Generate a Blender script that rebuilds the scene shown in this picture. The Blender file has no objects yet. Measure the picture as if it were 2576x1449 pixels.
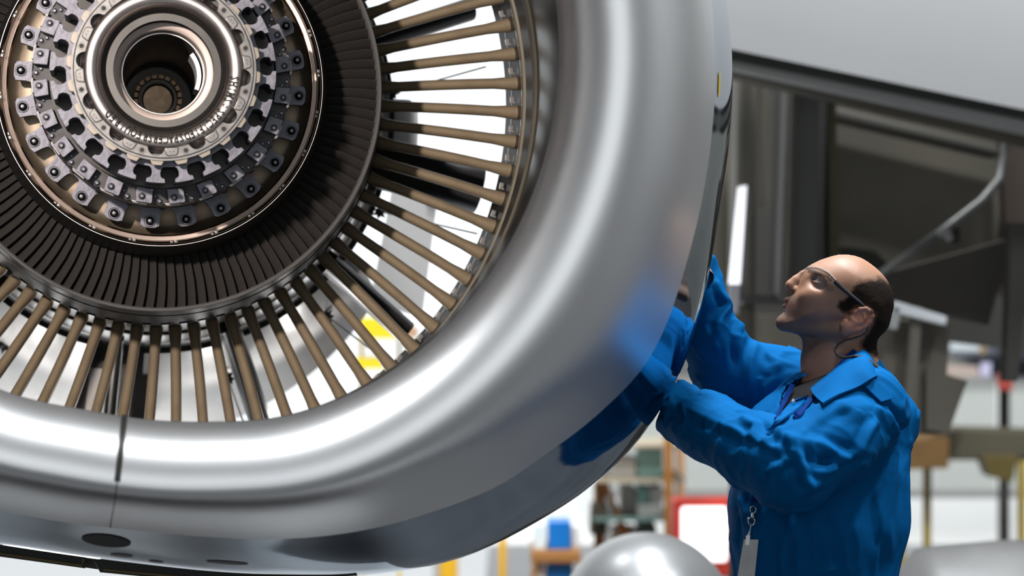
import bpy, bmesh, math, random
import numpy as np
from mathutils import Vector, Matrix, noise
random.seed(7)
PI = math.pi
scene = bpy.context.scene
col = scene.collection

# ------------------------------------------------------------------ camera, world, lights, exposure
F = 6250.0            # focal length in pixels of a 2576 px wide frame
CX, CY, H = 1288.0, 724.5, 1.65
cam_data = bpy.data.cameras.new('camera')
cam_data.sensor_width = 36.0
cam_data.lens = 36.0 * F / 2576.0
cam_data.clip_start = 0.1
cam_data.clip_end = 400
cam = bpy.data.objects.new('camera', cam_data)
col.objects.link(cam)
cam.location = (0, 0, H)
cam.rotation_euler = (PI / 2, 0, 0)
scene.camera = cam
cam_data.dof.use_dof = True
cam_data.dof.focus_distance = 5.3
cam_data.dof.aperture_fstop = 2.4

scene.view_settings.view_transform = 'Standard'
scene.view_settings.look = 'None'
scene.view_settings.gamma = 1.0
scene.view_settings.use_curve_mapping = False
scene.view_settings.exposure = 0.08

world = bpy.data.worlds.new('overcast_sky')
scene.world = world
world.use_nodes = True
wn = world.node_tree.nodes
wn['Background'].inputs['Color'].default_value = (0.93, 0.97, 1.0, 1)
wn['Background'].inputs['Strength'].default_value = 1.4


def area_light(name, loc, target, size, size_y, power, color=(1, 1, 1), portal=False, spread=180):
    d = bpy.data.lights.new(name, 'AREA')
    d.shape = 'RECTANGLE'
    d.size, d.size_y = size, size_y
    d.energy = power
    d.color = color
    d.spread = math.radians(spread)
    o = bpy.data.objects.new(name, d)
    col.objects.link(o)
    o.location = loc
    dirv = Vector(target) - Vector(loc)
    o.rotation_euler = dirv.to_track_quat('-Z', 'Y').to_euler()
    if portal:
        d.cycles.is_portal = True
    return o


BACK_Y, FRONT_Y, LEFT_X, RIGHT_X, CEIL_Z = 16.0, -6.5, -13.0, 10.0, 11.5
area_light('front_door_portal', (-0.7, FRONT_Y + 0.1, 2.8), (-0.7, 0, 2.8), 8.0, 5.5, 1, portal=True)
area_light('back_door_portal', (-4.6, BACK_Y - 0.1, 3.3), (-4.6, 0, 3.3), 10.4, 6.6, 1, portal=True)
# the work lamp that throws the hard shadows inside the engine, and the high bay lamps
spot = bpy.data.lights.new('work_lamp_light', 'SPOT')
spot.energy, spot.color = 700, (1.0, 0.88, 0.80)
spot.spot_size, spot.spot_blend, spot.shadow_soft_size = math.radians(22.5), 0.22, 0.09
spot_o = bpy.data.objects.new('work_lamp_light', spot)
col.objects.link(spot_o)
spot_o.location = (-1.35, 1.15, 2.75)
spot_o.rotation_euler = (Vector((-0.72, 5.5, 2.02)) - Vector(spot_o.location)).to_track_quat('-Z', 'Y').to_euler()
for lx, ly, lw in ((0.3, 2.2, 170), (1.3, 5.7, 1150), (-3.5, 2.5, 400), (0.9, 8.8, 800), (-3.5, 9.5, 400), (5.2, 3.6, 800)):  # the rack and belly lamps here are unseen, added to brighten them
    area_light('high_bay_light', (lx, ly, CEIL_Z - 1.0), (lx, ly, 0), 0.9, 0.9, lw, (0.95, 0.98, 1.0))

# unseen fill light added behind the engine to brighten the core cowl
area_light('core_fill_light', (-1.35, 7.2, 0.55), (-0.95, 6.35, 1.7), 0.35, 0.2, 11, (1.0, 0.97, 0.94))

for deg in (55, 76, 118, 140):
    # unseen fill lights added in the bypass duct to brighten the core cowl
    yw_ = math.atan(988.0 / 6250.0)
    hub_ = Vector(((412.5 - CX) * 4.95 / F, 4.95, H - (173.5 - CY) * 4.95 / F))
    pts_ = []
    for (yy, rr) in ((1.50, .88), (1.27, .60)):
        xx, zz = rr * math.cos(math.radians(deg)), -rr * math.sin(math.radians(deg))
        pts_.append(hub_ + Vector((xx * math.cos(yw_) - yy * math.sin(yw_), xx * math.sin(yw_) + yy * math.cos(yw_), zz)))
    area_light('duct_fill_light', pts_[0], pts_[1], 0.12, 0.04, 0.55, (1.0, 0.97, 0.94))

cy = scene.cycles
cy.use_denoising = True
cy.max_bounces = 8
cy.diffuse_bounces = 4
cy.glossy_bounces = 5
cy.sample_clamp_indirect = 6.0
cy.caustics_reflective = False
cy.caustics_refractive = False


# ------------------------------------------------------------------ helpers
def at(u, v, Y):
    """the world point that lies at depth Y on the sight line of pixel (u, v)"""
    return Vector(((u - CX) * Y / F, Y, H - (v - CY) * Y / F))


def mat(name, color=(0.5, 0.5, 0.5), metal=0.0, rough=0.5, var=0.0, var_scale=6.0, bump=0.0, bump_scale=40.0,
        emit=None, emit_strength=1.0, color2=None, coat=0.0, rough_var=0.0, spec=None, trans=0.0, alpha=1.0, ior=1.45,
        attr=None, sss=0.0, stretch=None, detail=5.0, sheen=0.0):
    m = bpy.data.materials.new(name)
    m.use_nodes = True
    nt = m.node_tree
    b = nt.nodes['Principled BSDF']
    b.inputs['Base Color'].default_value = (*color, 1)
    b.inputs['Metallic'].default_value = metal
    b.inputs['Roughness'].default_value = rough
    b.inputs['IOR'].default_value = ior
    b.inputs['Coat Weight'].default_value = coat
    b.inputs['Coat Roughness'].default_value = 0.05
    b.inputs['Transmission Weight'].default_value = trans
    b.inputs['Alpha'].default_value = alpha
    b.inputs['Sheen Weight'].default_value = sheen
    if spec is not None:
        b.inputs['Specular IOR Level'].default_value = spec
    if sss:
        b.inputs['Subsurface Weight'].default_value = sss
        b.inputs['Subsurface Radius'].default_value = (0.012, 0.005, 0.003)
        b.inputs['Subsurface Scale'].default_value = 1.0
    if emit:
        b.inputs['Emission Color'].default_value = (*emit, 1)
        b.inputs['Emission Strength'].default_value = emit_strength
    tc = None

    def coords():
        nonlocal tc
        if tc is None:
            t = nt.nodes.new('ShaderNodeTexCoord')
            tc = t.outputs['Object']
            if stretch:
                mp = nt.nodes.new('ShaderNodeMapping')
                mp.inputs['Scale'].default_value = stretch
                nt.links.new(tc, mp.inputs['Vector'])
                tc = mp.outputs['Vector']
        return tc
    src = None
    if attr:
        a = nt.nodes.new('ShaderNodeVertexColor')
        a.layer_name = attr
        src = a.outputs['Color']
        nt.links.new(src, b.inputs['Base Color'])
    if var > 0 or color2:
        n = nt.nodes.new('ShaderNodeTexNoise')
        n.inputs['Scale'].default_value = var_scale
        n.inputs['Detail'].default_value = detail
        n.inputs['Roughness'].default_value = 0.6
        nt.links.new(coords(), n.inputs['Vector'])
        ramp = nt.nodes.new('ShaderNodeValToRGB')
        ramp.color_ramp.elements[0].position = 0.32
        ramp.color_ramp.elements[1].position = 0.68
        if color2:
            ramp.color_ramp.elements[0].color = (*color, 1)
            ramp.color_ramp.elements[1].color = (*color2, 1)
        else:
            ramp.color_ramp.elements[0].color = (*[max(0, c * (1 - var)) for c in color], 1)
            ramp.color_ramp.elements[1].color = (*[min(1, c * (1 + var)) for c in color], 1)
        nt.links.new(n.outputs['Fac'], ramp.inputs['Fac'])
        if src is None:
            nt.links.new(ramp.outputs['Color'], b.inputs['Base Color'])
        if rough_var:
            mr = nt.nodes.new('ShaderNodeMapRange')
            mr.inputs['To Min'].default_value = max(0.02, rough - rough_var)
            mr.inputs['To Max'].default_value = rough + rough_var
            nt.links.new(n.outputs['Fac'], mr.inputs['Value'])
            nt.links.new(mr.outputs['Result'], b.inputs['Roughness'])
    if bump > 0:
        n2 = nt.nodes.new('ShaderNodeTexNoise')
        n2.inputs['Scale'].default_value = bump_scale
        n2.inputs['Detail'].default_value = 3
        nt.links.new(coords(), n2.inputs['Vector'])
        bp = nt.nodes.new('ShaderNodeBump')
        bp.inputs['Strength'].default_value = bump
        bp.inputs['Distance'].default_value = 0.01
        nt.links.new(n2.outputs['Fac'], bp.inputs['Height'])
        nt.links.new(bp.outputs['Normal'], b.inputs['Normal'])
    return m


def mesh_data(name, verts, faces, material, smooth=True, angle=None):
    me = bpy.data.meshes.new(name)
    me.from_pydata([tuple(v) for v in verts], [], [tuple(f) for f in faces])
    if material:
        me.materials.append(material)
    if smooth:
        me.polygons.foreach_set('use_smooth', [True] * len(me.polygons))
        if angle is not None:
            sharp_by_angle(me, angle)
    me.update()
    return me


def sharp_by_angle(me, angle):
    bm = bmesh.new()
    bm.from_mesh(me)
    bmesh.ops.remove_doubles(bm, verts=bm.verts, dist=1e-6)
    bmesh.ops.recalc_face_normals(bm, faces=bm.faces)
    a = math.radians(angle)
    for e in bm.edges:
        if len(e.link_faces) == 2 and e.calc_face_angle(0) > a:
            e.smooth = False
    bm.to_mesh(me)
    bm.free()


def link(name, data, parent=None, loc=(0, 0, 0), rot=(0, 0, 0)):
    o = bpy.data.objects.new(name, data)
    col.objects.link(o)
    o.location = loc
    o.rotation_euler = rot
    if parent:
        o.parent = parent
    return o


def empty(name, label, category, loc=(0, 0, 0), rot=(0, 0, 0), group=None):
    o = link(name, None, None, loc, rot)
    o.empty_display_size = 0.1
    return tag(o, label, category, group)


def tag(o, label=None, category=None, group=None, kind=None):
    if label:
        o['label'] = label
    if category:
        o['category'] = category
    if group:
        o['group'] = group
    if kind:
        o['kind'] = kind
    return o


class MB:
    """collects simple solids into one mesh"""

    def __init__(self):
        self.v, self.f = [], []

    def add(self, verts, faces):
        n = len(self.v)
        self.v += [tuple(p) for p in verts]
        self.f += [tuple(i + n for i in f) for f in faces]
        return self

    def box(self, c, s, R=None):
        pts = []
        for sx in (-.5, .5):
            for sy in (-.5, .5):
                for sz in (-.5, .5):
                    p = Vector((sx * s[0], sy * s[1], sz * s[2]))
                    if R:
                        p = R @ p
                    pts.append(p + Vector(c))
        return self.add(pts, [(0, 1, 3, 2), (4, 6, 7, 5), (0, 4, 5, 1), (2, 3, 7, 6), (0, 2, 6, 4), (1, 5, 7, 3)])

    def hexa(self, p):
        """8 points: 4 of one face in ring order, then the 4 opposite"""
        return self.add(p, [(3, 2, 1, 0), (4, 5, 6, 7), (0, 1, 5, 4), (1, 2, 6, 5), (2, 3, 7, 6), (3, 0, 4, 7)])

    def tube(self, pts, r, n=10, cap=True, closed=False):
        pts = [Vector(p) for p in pts]
        rr = r if isinstance(r, (list, tuple)) else [r] * len(pts)
        V, Fc = [], []
        up = None
        m = len(pts)
        for i, p in enumerate(pts):
            if closed:
                t = pts[(i + 1) % m] - pts[i - 1]
            else:
                t = pts[min(i + 1, m - 1)] - pts[max(i - 1, 0)]
            t.normalize()
            if up is None:
                up = Vector((0, 0, 1)) if abs(t.z) < 0.9 else Vector((1, 0, 0))
            a = t.cross(up)
            a.normalize()
            b = a.cross(t)
            up = b
            for k in range(n):
                an = 2 * PI * k / n
                V.append(p + (a * math.cos(an) + b * math.sin(an)) * rr[i])
        for i in range(m if closed else m - 1):
            for k in range(n):
                j = (i + 1) % m
                Fc.append((i * n + k, i * n + (k + 1) % n, j * n + (k + 1) % n, j * n + k))
        if cap and not closed:
            Fc.append(tuple(range(n))[::-1])
            Fc.append(tuple(range((m - 1) * n, m * n)))
        return self.add(V, Fc)

    def lathe(self, prof, n=96, a0=0.0, a1=360.0, closed=False):
        """revolve (y, r) pairs about the Y axis; angles run clockwise from the right as seen from the front"""
        full = abs(a1 - a0) >= 359.99
        cnt = n if full else n + 1
        V, Fc = [], []
        for k in range(cnt):
            a = math.radians(a0 + (a1 - a0) * k / n)
            for (y, r) in prof:
                V.append((r * math.cos(a), y, -r * math.sin(a)))
        m = len(prof)
        for k in range(n):
            k2 = (k + 1) % cnt
            for i in range(m if closed else m - 1):
                j = (i + 1) % m
                Fc.append((k * m + i, k2 * m + i, k2 * m + j, k * m + j))
        if closed and not full:
            Fc.append(tuple(range(m)))
            Fc.append(tuple(range((cnt - 1) * m, cnt * m))[::-1])
        return self.add(V, Fc)

    def prism(self, poly, y0, y1):
        """extrude an (x, z) outline along Y"""
        n = len(poly)
        V = [(x, y0, z) for x, z in poly] + [(x, y1, z) for x, z in poly]
        Fc = [tuple(range(n)), tuple(range(n, 2 * n))[::-1]]
        Fc += [(i, i + n, (i + 1) % n + n, (i + 1) % n) for i in range(n)]
        return self.add(V, Fc)

    def data(self, name, material, smooth=True, angle=35, bevel=0.0):
        me = mesh_data(name, self.v, self.f, material, smooth, angle if smooth else None)
        if bevel > 0:
            bm = bmesh.new()
            bm.from_mesh(me)
            bmesh.ops.remove_doubles(bm, verts=bm.verts, dist=1e-6)
            es = [e for e in bm.edges if len(e.link_faces) == 2 and e.calc_face_angle(0) > math.radians(40)]
            bmesh.ops.bevel(bm, geom=es, offset=bevel, segments=2, profile=0.6, affect='EDGES', clamp_overlap=True)
            for f in bm.faces:
                f.smooth = True
            bm.to_mesh(me)
            bm.free()
            sharp_by_angle(me, 40)
        return me

    def build(self, name, material, parent=None, smooth=True, angle=35, bevel=0.0, loc=(0, 0, 0), rot=(0, 0, 0)):
        return link(name, self.data(name, material, smooth, angle, bevel), parent, loc, rot)


def lerp_table(tab, x, period=None):
    """smooth (monotone cubic) interpolation in a list of (x, value)"""
    xs = [t[0] for t in tab]
    ys = [t[1] for t in tab]
    if x <= xs[0]:
        return ys[0]
    if x >= xs[-1]:
        return ys[-1]
    i = max(k for k in range(len(xs) - 1) if xs[k] <= x)
    h = xs[i + 1] - xs[i]
    t = (x - xs[i]) / h

    def slope(k):
        if k == 0 or k == len(xs) - 1:
            a, b = (len(xs) - 2, 1)
            if period:
                return (ys[1] - ys[a]) / ((xs[1] - xs[0]) + (xs[-1] - xs[a]))
            return 0.0
        return (ys[k + 1] - ys[k - 1]) / (xs[k + 1] - xs[k - 1])
    m0, m1 = slope(i) * h, slope(i + 1) * h
    t2, t3 = t * t, t * t * t
    return (2 * t3 - 3 * t2 + 1) * ys[i] + (t3 - 2 * t2 + t) * m0 + (-2 * t3 + 3 * t2) * ys[i + 1] + (t3 - t2) * m1


def bez(p0, p1, p2, p3, n, skip_first=False):
    out = []
    for i in range(1 if skip_first else 0, n + 1):
        t = i / n
        s = 1 - t
        out.append(tuple(s * s * s * a + 3 * s * s * t * b + 3 * s * t * t * c + t * t * t * d
                         for a, b, c, d in zip(p0, p1, p2, p3)))
    return out

# ------------------------------------------------------------------ the hangar
M_floor = mat('floor_dark_tone', (0.04, 0.041, 0.043), 0, 0.35, var=0.18, var_scale=1.5, bump=0.02, rough_var=0.1)
M_apron = mat('apron_concrete', (0.80, 0.80, 0.78), 0, 0.9, var=0.08, var_scale=0.8)
M_wall = mat('wall_sheet', (0.22, 0.22, 0.22), 0, 0.6, var=0.08, var_scale=2.0)
M_wall_dark = mat('wall_sheet_dark', (0.16, 0.16, 0.15), 0, 0.6, var=0.12, var_scale=2.0)
M_ceil = mat('ceiling_sheet', (0.62, 0.62, 0.62), 0, 0.7, var=0.08)
M_steel_dark = mat('dark_painted_steel', (0.045, 0.043, 0.04), 0, 0.5, var=0.2, var_scale=4)


def struct(o):
    o['kind'] = 'structure'
    return o


def slab(name, x0, x1, y0, y1, z0, z1, m, parent=None):
    return MB().box(((x0 + x1) / 2, (y0 + y1) / 2, (z0 + z1) / 2), (x1 - x0, y1 - y0, z1 - z0)).build(name, m, parent, smooth=False)


struct(slab('floor', LEFT_X, -0.15, 6.1, BACK_Y, -0.2, 0.0, mat('floor_light_tone', (0.30, 0.305, 0.31), 0, 0.3, var=0.1, var_scale=1.5, rough_var=0.08)))  # light and dark reflected in the lip are put into these floor tones
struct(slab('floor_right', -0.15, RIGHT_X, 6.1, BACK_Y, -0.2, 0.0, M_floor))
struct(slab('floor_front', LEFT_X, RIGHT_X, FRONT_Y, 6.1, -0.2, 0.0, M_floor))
struct(slab('ground_back', -60, 60, BACK_Y, 90, -0.22, -0.02, M_apron))
struct(slab('ground_front', -60, 60, -90, FRONT_Y, -0.22, -0.02, M_apron))
struct(slab('ceiling', LEFT_X, RIGHT_X, FRONT_Y, BACK_Y, CEIL_Z, CEIL_Z + 0.2, M_ceil))
struct(slab('wall_left', LEFT_X - 0.2, LEFT_X, FRONT_Y, BACK_Y, 0, CEIL_Z, M_wall))
struct(slab('wall_right', RIGHT_X, RIGHT_X + 0.2, FRONT_Y, BACK_Y, 0, CEIL_Z, M_wall))
wf = MB()
wf.box((-8.9, FRONT_Y - 0.1, CEIL_Z / 2), (8.2, 0.2, CEIL_Z))
wf.box((6.7, FRONT_Y - 0.1, CEIL_Z / 2), (6.6, 0.2, CEIL_Z))
wf.box((-0.7, FRONT_Y - 0.1, 8.55), (8.2, 0.2, 5.9))
struct(wf.build('wall_front', M_wall, smooth=False))
# back wall: a wide open door on the left, a dark wall over low glazing on the right
bw = MB()
bw.box((-11.5, BACK_Y + 0.1, CEIL_Z / 2), (3.0, 0.2, CEIL_Z))
bw.box((-4.7, BACK_Y + 0.1, 9.1), (10.6, 0.2, 4.8))
bw.box((5.3, BACK_Y + 0.1, 6.3), (9.4, 0.2, 10.4))
bw.box((7.5, BACK_Y + 0.1, 0.55), (5.0, 0.2, 1.1))
struct(bw.build('wall_back', M_wall_dark, smooth=False))
M_frost = bpy.data.materials.new('frosted_pane')
M_frost.use_nodes = True
fnt = M_frost.node_tree
fnt.nodes.clear()
fo_ = fnt.nodes.new('ShaderNodeOutputMaterial')
fm = fnt.nodes.new('ShaderNodeMixShader')
ft_ = fnt.nodes.new('ShaderNodeBsdfTransparent')
fd_ = fnt.nodes.new('ShaderNodeBsdfDiffuse')
ft_.inputs['Color'].default_value = (.72, .74, .72, 1)
fd_.inputs['Color'].default_value = (.7, .7, .68, 1)
fm.inputs[0].default_value = .3
fnt.links.new(ft_.outputs[0], fm.inputs[1])
fnt.links.new(fd_.outputs[0], fm.inputs[2])
fnt.links.new(fm.outputs[0], fo_.inputs['Surface'])
M_mull = mat('mullion_grey', (.30, .30, .29), 0, .5)
n_w = 0
for i, (xa, xb) in enumerate(((0.6, 1.45), (1.45, 2.3), (2.3, 3.15), (3.15, 4.0), (4.0, 5.0))):
    n_w += 1
    win = MB().box(((xa + xb) / 2, BACK_Y + .06, 1.07), (xb - xa, .1, .07)).box((xa + .02, BACK_Y + .06, .55), (.04, .1, 1.1)).box(((xa + xb) / 2, BACK_Y + .06, .32), (xb - xa, .1, .05)).build('window_%d' % n_w, M_mull, smooth=False)
    struct(win)
    MB().box(((xa + xb) / 2, BACK_Y + .06, .69), (xb - xa - .04, .012, .70)).build('pane', M_frost, win, smooth=False)

# ------------------------------------------------------------------ the jet engine
M_lip = mat('brushed_lip_aluminium', (0.90, 0.905, 0.915), 1.0, 0.41, var=0.02, var_scale=3, rough_var=0.02)
M_mirror = mat('polished_cowl_metal', (0.38, 0.45, 0.53), 1.0, 0.05, var=0.04, var_scale=3, bump=0.015, bump_scale=9)
M_barrel = mat('inlet_barrel_grey', (0.040, 0.039, 0.036), 0.0, 0.32, var=0.1, spec=.5)
M_case_brown = mat('rub_strip_brown', (0.27, 0.245, 0.19), 0.3, 0.45, var=0.15)
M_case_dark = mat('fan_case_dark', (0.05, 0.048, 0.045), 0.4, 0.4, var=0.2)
M_bright = mat('bright_machined_ring', (0.85, 0.84, 0.82), 1.0, 0.2)
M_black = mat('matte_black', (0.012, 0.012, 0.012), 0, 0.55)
M_black_ring = mat('black_ring_paint', (0.028, 0.027, 0.026), 0.1, 0.45, var=0.15, var_scale=30)
M_titan = mat('blue_grey_titanium', (0.19, 0.19, 0.225), 0.4, 0.45, var=0.28, var_scale=45, bump=0.06, bump_scale=120, rough_var=0.12)
M_titan_d = mat('dark_titanium', (0.055, 0.052, 0.053), 0.3, 0.45, var=0.3, var_scale=50)
M_hub = mat('warm_polished_steel', (0.70, 0.635, 0.60), 1.0, 0.32, var=0.08, var_scale=25, rough_var=0.05)
M_hub_dark = mat('hub_bore_dark', (0.10, 0.095, 0.09), 0.6, 0.4, var=0.2)
M_flange = mat('flange_steel', (0.22, 0.212, 0.205), 0.6, 0.36, var=0.18, var_scale=60, rough_var=0.1)
M_tan = mat('tan_plated_steel', (0.30, 0.265, 0.22), 0.5, 0.4, var=0.15, var_scale=60)
M_gold = mat('bronze_pan', (0.24, 0.185, 0.135), 0.7, 0.45, color2=(0.31, 0.255, 0.19), var_scale=28, rough_var=0.12, bump=0.03, bump_scale=60)
M_rim = mat('rose_bright_rim', (0.80, 0.70, 0.64), 1.0, 0.22, var=0.1, var_scale=40)
M_bolt = mat('black_oxide_bolt', (0.035, 0.035, 0.04), 0.7, 0.35)
M_bolt_tip = mat('bright_bolt_tip', (0.16, 0.16, 0.17), .8, 0.4)
M_stator = mat('dark_stator_blade', (0.050, 0.045, 0.042), 0.1, 0.5, color2=(0.036, 0.035, 0.035), var_scale=14)
M_ogv = mat('khaki_guide_vane', (0.30, 0.235, 0.155), 0.1, 0.42, var=0.14, var_scale=12, stretch=(1, 1, 1))
M_splitter = mat('splitter_grey', (0.42, 0.42, 0.42), 0.6, 0.4)
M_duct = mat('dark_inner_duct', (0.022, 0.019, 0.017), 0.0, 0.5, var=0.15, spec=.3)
M_platform = mat('bright_platform', (0.92, 0.90, 0.89), 1.0, 0.13, var=0.03)
M_core = mat('core_cowl_grey', (0.52, 0.51, 0.50), 0.1, 0.33, var=0.2, var_scale=5, rough_var=0.1, stretch=(1, 0.3, 1))
M_strut = mat('dark_frame_strut', (0.075, 0.075, 0.078), 0.5, 0.35, var=0.1)
M_silver = mat('silver_tube', (0.7, 0.7, 0.7), 1.0, 0.22)
M_grey_panel = mat('grey_painted_panel', (0.62, 0.61, 0.59), 0.0, 0.5, var=0.05)
M_brass = mat('brass_edge', (0.30, 0.22, 0.10), 0.5, 0.5)
M_letter = mat('etched_letters', (0.05, 0.048, 0.047), 0.0, 0.8, spec=.1)
M_red = mat('red_paint', (0.45, 0.035, 0.025), 0, 0.4)

YAW = math.atan(988.0 / 6250.0)
HUB = at(412.5, 173.5, 4.95)
eng = empty('jet_engine', 'huge jet engine with polished metal intake lip and bare fan disc, fan blades removed', 'jet engine', HUB, (0, 0, YAW))

# --- nacelle surface stations: angle clockwise from the right -> radius
T_THROAT = [(0, .712), (45, .714), (59, .711), (68, .706), (74, .699), (84, .682), (97, .672), (104, .672), (110, .679), (116, .686), (140, .705), (180, .712), (270, .712), (360, .712)]
T_JOINT = [(0, 1.059), (10, 1.062), (20, 1.072), (31.6, 1.090), (39.2, 1.071), (46.6, 1.046), (52, 1.033), (59.2, 1.003), (65.6, .979), (77, .936), (85.5, .908), (93, .894),
           (99.6, .893), (110, .906), (125, .965), (145, 1.04), (165, 1.065), (180, 1.06), (270, 1.05), (345, 1.058), (360, 1.059)]
T_SIL = [(0, 1.156), (7.3, 1.157), (14.2, 1.162), (23.5, 1.19), (30, 1.210), (37, 1.216), (42.9, 1.207), (50, 1.181), (58.9, 1.146), (66.9, 1.098), (77.4, 1.034),
         (89, .99), (99, .978), (109, .992), (125, 1.06), (145, 1.15), (165, 1.17), (180, 1.16), (270, 1.14), (345, 1.15), (360, 1.156)]
Y_TH, Y_CR, Y_J, Y_S = -0.49, -0.62, -0.28, -0.03


def nac(phi):
    p = phi % 360.0
    rt, rj, rs = (lerp_table(T, p, 360) for T in (T_THROAT, T_JOINT, T_SIL))
    rc = rt + 0.110
    barrel = bez((0.235, .793), (0.10, .79), (-0.26, rt + .0), (Y_TH, rt), 14)
    k = .5523
    lipA = bez((Y_TH, rt), (Y_TH + (Y_CR - Y_TH) * k, rt), (Y_CR, rc - .110 * k), (Y_CR, rc), 12)
    tj = (.25, (rs - rj) * 1.0)
    sj = .62
    lipB = bez((Y_CR, rc), (Y_CR, rc + (rj - rc) * .46), (Y_J - tj[0] * sj, rj - tj[1] * sj), (Y_J, rj), 18, True)
    cw = bez((Y_J, rj), (Y_J + .085, rj + (rs - rj) * .36), (Y_S - .08, rs - .02), (Y_S, rs), 10)
    cw += [(.03, rs + .008), (.08, rs + .008), (.15, rs - .010), (.24, rs - .040), (.36, rs - .075), (.5, rs - .10), (.8, rs - .13), (1.3, rs - .16)]
    return barrel, lipA + lipB, cw


def nac_strip(which, a0, a1, n, off=0.0, sub=None):
    V, Fc = [], []
    m = None
    for kx in range(n + 1):
        phi = a0 + (a1 - a0) * kx / n
        prof = nac(phi)[which]
        if sub:
            prof = prof[sub[0]:sub[1]]
        a = math.radians(phi)
        m = len(prof)
        for (y, r) in prof:
            V.append(((r + off) * math.cos(a), y, -(r + off) * math.sin(a)))
    for kx in range(n):
        for i in range(m - 1):
            Fc.append((kx * m + i, (kx + 1) * m + i, (kx + 1) * m + i + 1, kx * m + i + 1))
    return V, Fc


SEAM = 96.75
for s0, s1 in ((SEAM - 180, SEAM), (SEAM, SEAM + 180)):
    V, Fc = nac_strip(1, s0 + .07, s1 - .07, 120)
    MB().add(V, Fc).build('inlet_lip', M_lip, eng, angle=60)
for s in (SEAM, SEAM + 180):
    MB().add(*nac_strip(1, s - .4, s + .4, 2, off=-.004)).build('seam_backing', M_case_dark, eng, angle=60)
MB().add(*nac_strip(0, 0, 360, 200)).build('inlet_barrel', M_barrel, eng, angle=60)
MB().add(*nac_strip(2, 0, 360, 220)).build('fan_cowl', M_mirror, eng, angle=60)
MB().lathe([(.42, .822), (.42, 1.05)], 96).build('cowl_light_stop', M_case_dark, eng)  # unseen dark ring added to stop light leaking in from behind


def cowl_patch(u, v, ru, rv, n=28, off=.0015, tilt=0.0):
    """an ellipse lying on the fan cowl: centre angle u, station v (y), half sizes in degrees and metres"""
    pts = []
    for k in range(n):
        t = 2 * PI * k / n
        du, dv = ru * math.cos(t), rv * math.sin(t)
        phi, y = u + du + tilt * dv, v + dv
        prof = nac(phi)[2]
        r = np.interp(y, [p[0] for p in prof], [p[1] for p in prof]) + off
        a = math.radians(phi)
        pts.append((r * math.cos(a), y, -r * math.sin(a)))
    return pts


def cowl_uv(u, v):
    """(angle, y) on the fan cowl under pixel (u, v)"""
    best = None
    for phi in np.arange(-20, 125, 0.5):
        prof = nac(phi)[2]
        a = math.radians(phi)
        for (y, r) in bez2(prof):
            x, z = r * math.cos(a), -r * math.sin(a)
            wx = HUB.x + x * math.cos(YAW) - y * math.sin(YAW)
            wy = HUB.y + x * math.sin(YAW) + y * math.cos(YAW)
            wz = HUB.z + z
            d = (CX + F * wx / wy - u) ** 2 + (CY - F * (wz - H) / wy - v) ** 2
            if best is None or d < best[0]:
                best = (d, phi, y)
    return best[1], best[2]


def bez2(prof):
    ys = np.linspace(prof[0][0], 0.1, 40)
    rs = np.interp(ys, [p[0] for p in prof], [p[1] for p in prof])
    return list(zip(ys, rs))


pu, pv = cowl_uv(268, 1361)
MB().add(cowl_patch(pu, pv, 2.9, .042), [tuple(range(28))]).build('oval_port', M_black, eng, smooth=False)
for (mu, mv, ra, rb, tl) in ((305, 1396, 1.3, .012, 25), (395, 1412, .9, .008, 10), (575, 1413, 2.4, .010, 0)):
    qu, qv = cowl_uv(mu, mv)
    MB().add(cowl_patch(qu, qv, ra, rb, tilt=tl), [tuple(range(28))]).build('scuff_mark', M_case_dark, eng, smooth=False)
qu, qv = cowl_uv(1809, 214)
MB().add(cowl_patch(qu, qv, 1.35, .010, n=20), [tuple(range(20))]).build('yellow_mark', mat('mark_yellow', (.75, .55, .05), 0, .5), eng, smooth=False)  # small yellow ellipse lying on the cowl
# access openings with brass edges hanging under the cowl
W2E = Matrix.Rotation(-YAW, 4, 'Z') @ Matrix.Translation(-HUB)


def E_at(u, v, Y):
    return W2E @ at(u, v, Y)


for quad in (((-60, 1362), (218, 1400), (214, 1430), (-60, 1392)), ((232, 1402), (900, 1456), (900, 1500), (252, 1440))):
    MB().hexa([E_at(u, v, 5.05) for u, v in quad] + [E_at(u, v, 5.6) for u, v in quad]).build('access_panel', M_black, eng, smooth=False)
    b0, b1 = E_at(quad[3][0] + 8, quad[3][1] - 7, 5.045), E_at(quad[2][0] - 8, quad[2][1] - 7, 5.045)
    b2 = E_at(quad[1][0] - 8, quad[1][1] + 6, 5.045)
    MB().tube([b0, b1, b2], .0022, 6).build('brass_edge', M_brass, eng)

# --- fan case rings behind the barrel
MB().lathe([(.222, .786), (.226, .800), (.25, .811), (.29, .815), (.325, .818), (.33, .824)], 160).build('rub_strip', M_case_brown, eng)
MB().lathe([(.30, .820), (.40, .820), (.405, .812), (.51, .815), (.515, .822), (.56, .822)], 160).build('fan_case', M_case_dark, eng, angle=25)
MB().lathe([(.555, .826), (.555, .816), (.575, .816), (.575, .826)], 160).build('case_flange_ring', M_case_brown, eng, angle=25)
MB().lathe([(.57, .822), (.615, .822)], 160).build('vane_tip_band', M_case_brown, eng)
MB().lathe([(.612, .8215), (.619, .8215)], 160).build('bright_gap_ring', M_bright, eng)
MB().lathe([(.62, .823), (.86, .823), (.86, .85)], 160).build('fan_case_skirt', M_case_dark, eng, angle=25)
MB().lathe([(.765, .8222), (.771, .8222)], 160).build('bright_gap_ring', M_bright, eng)
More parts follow.
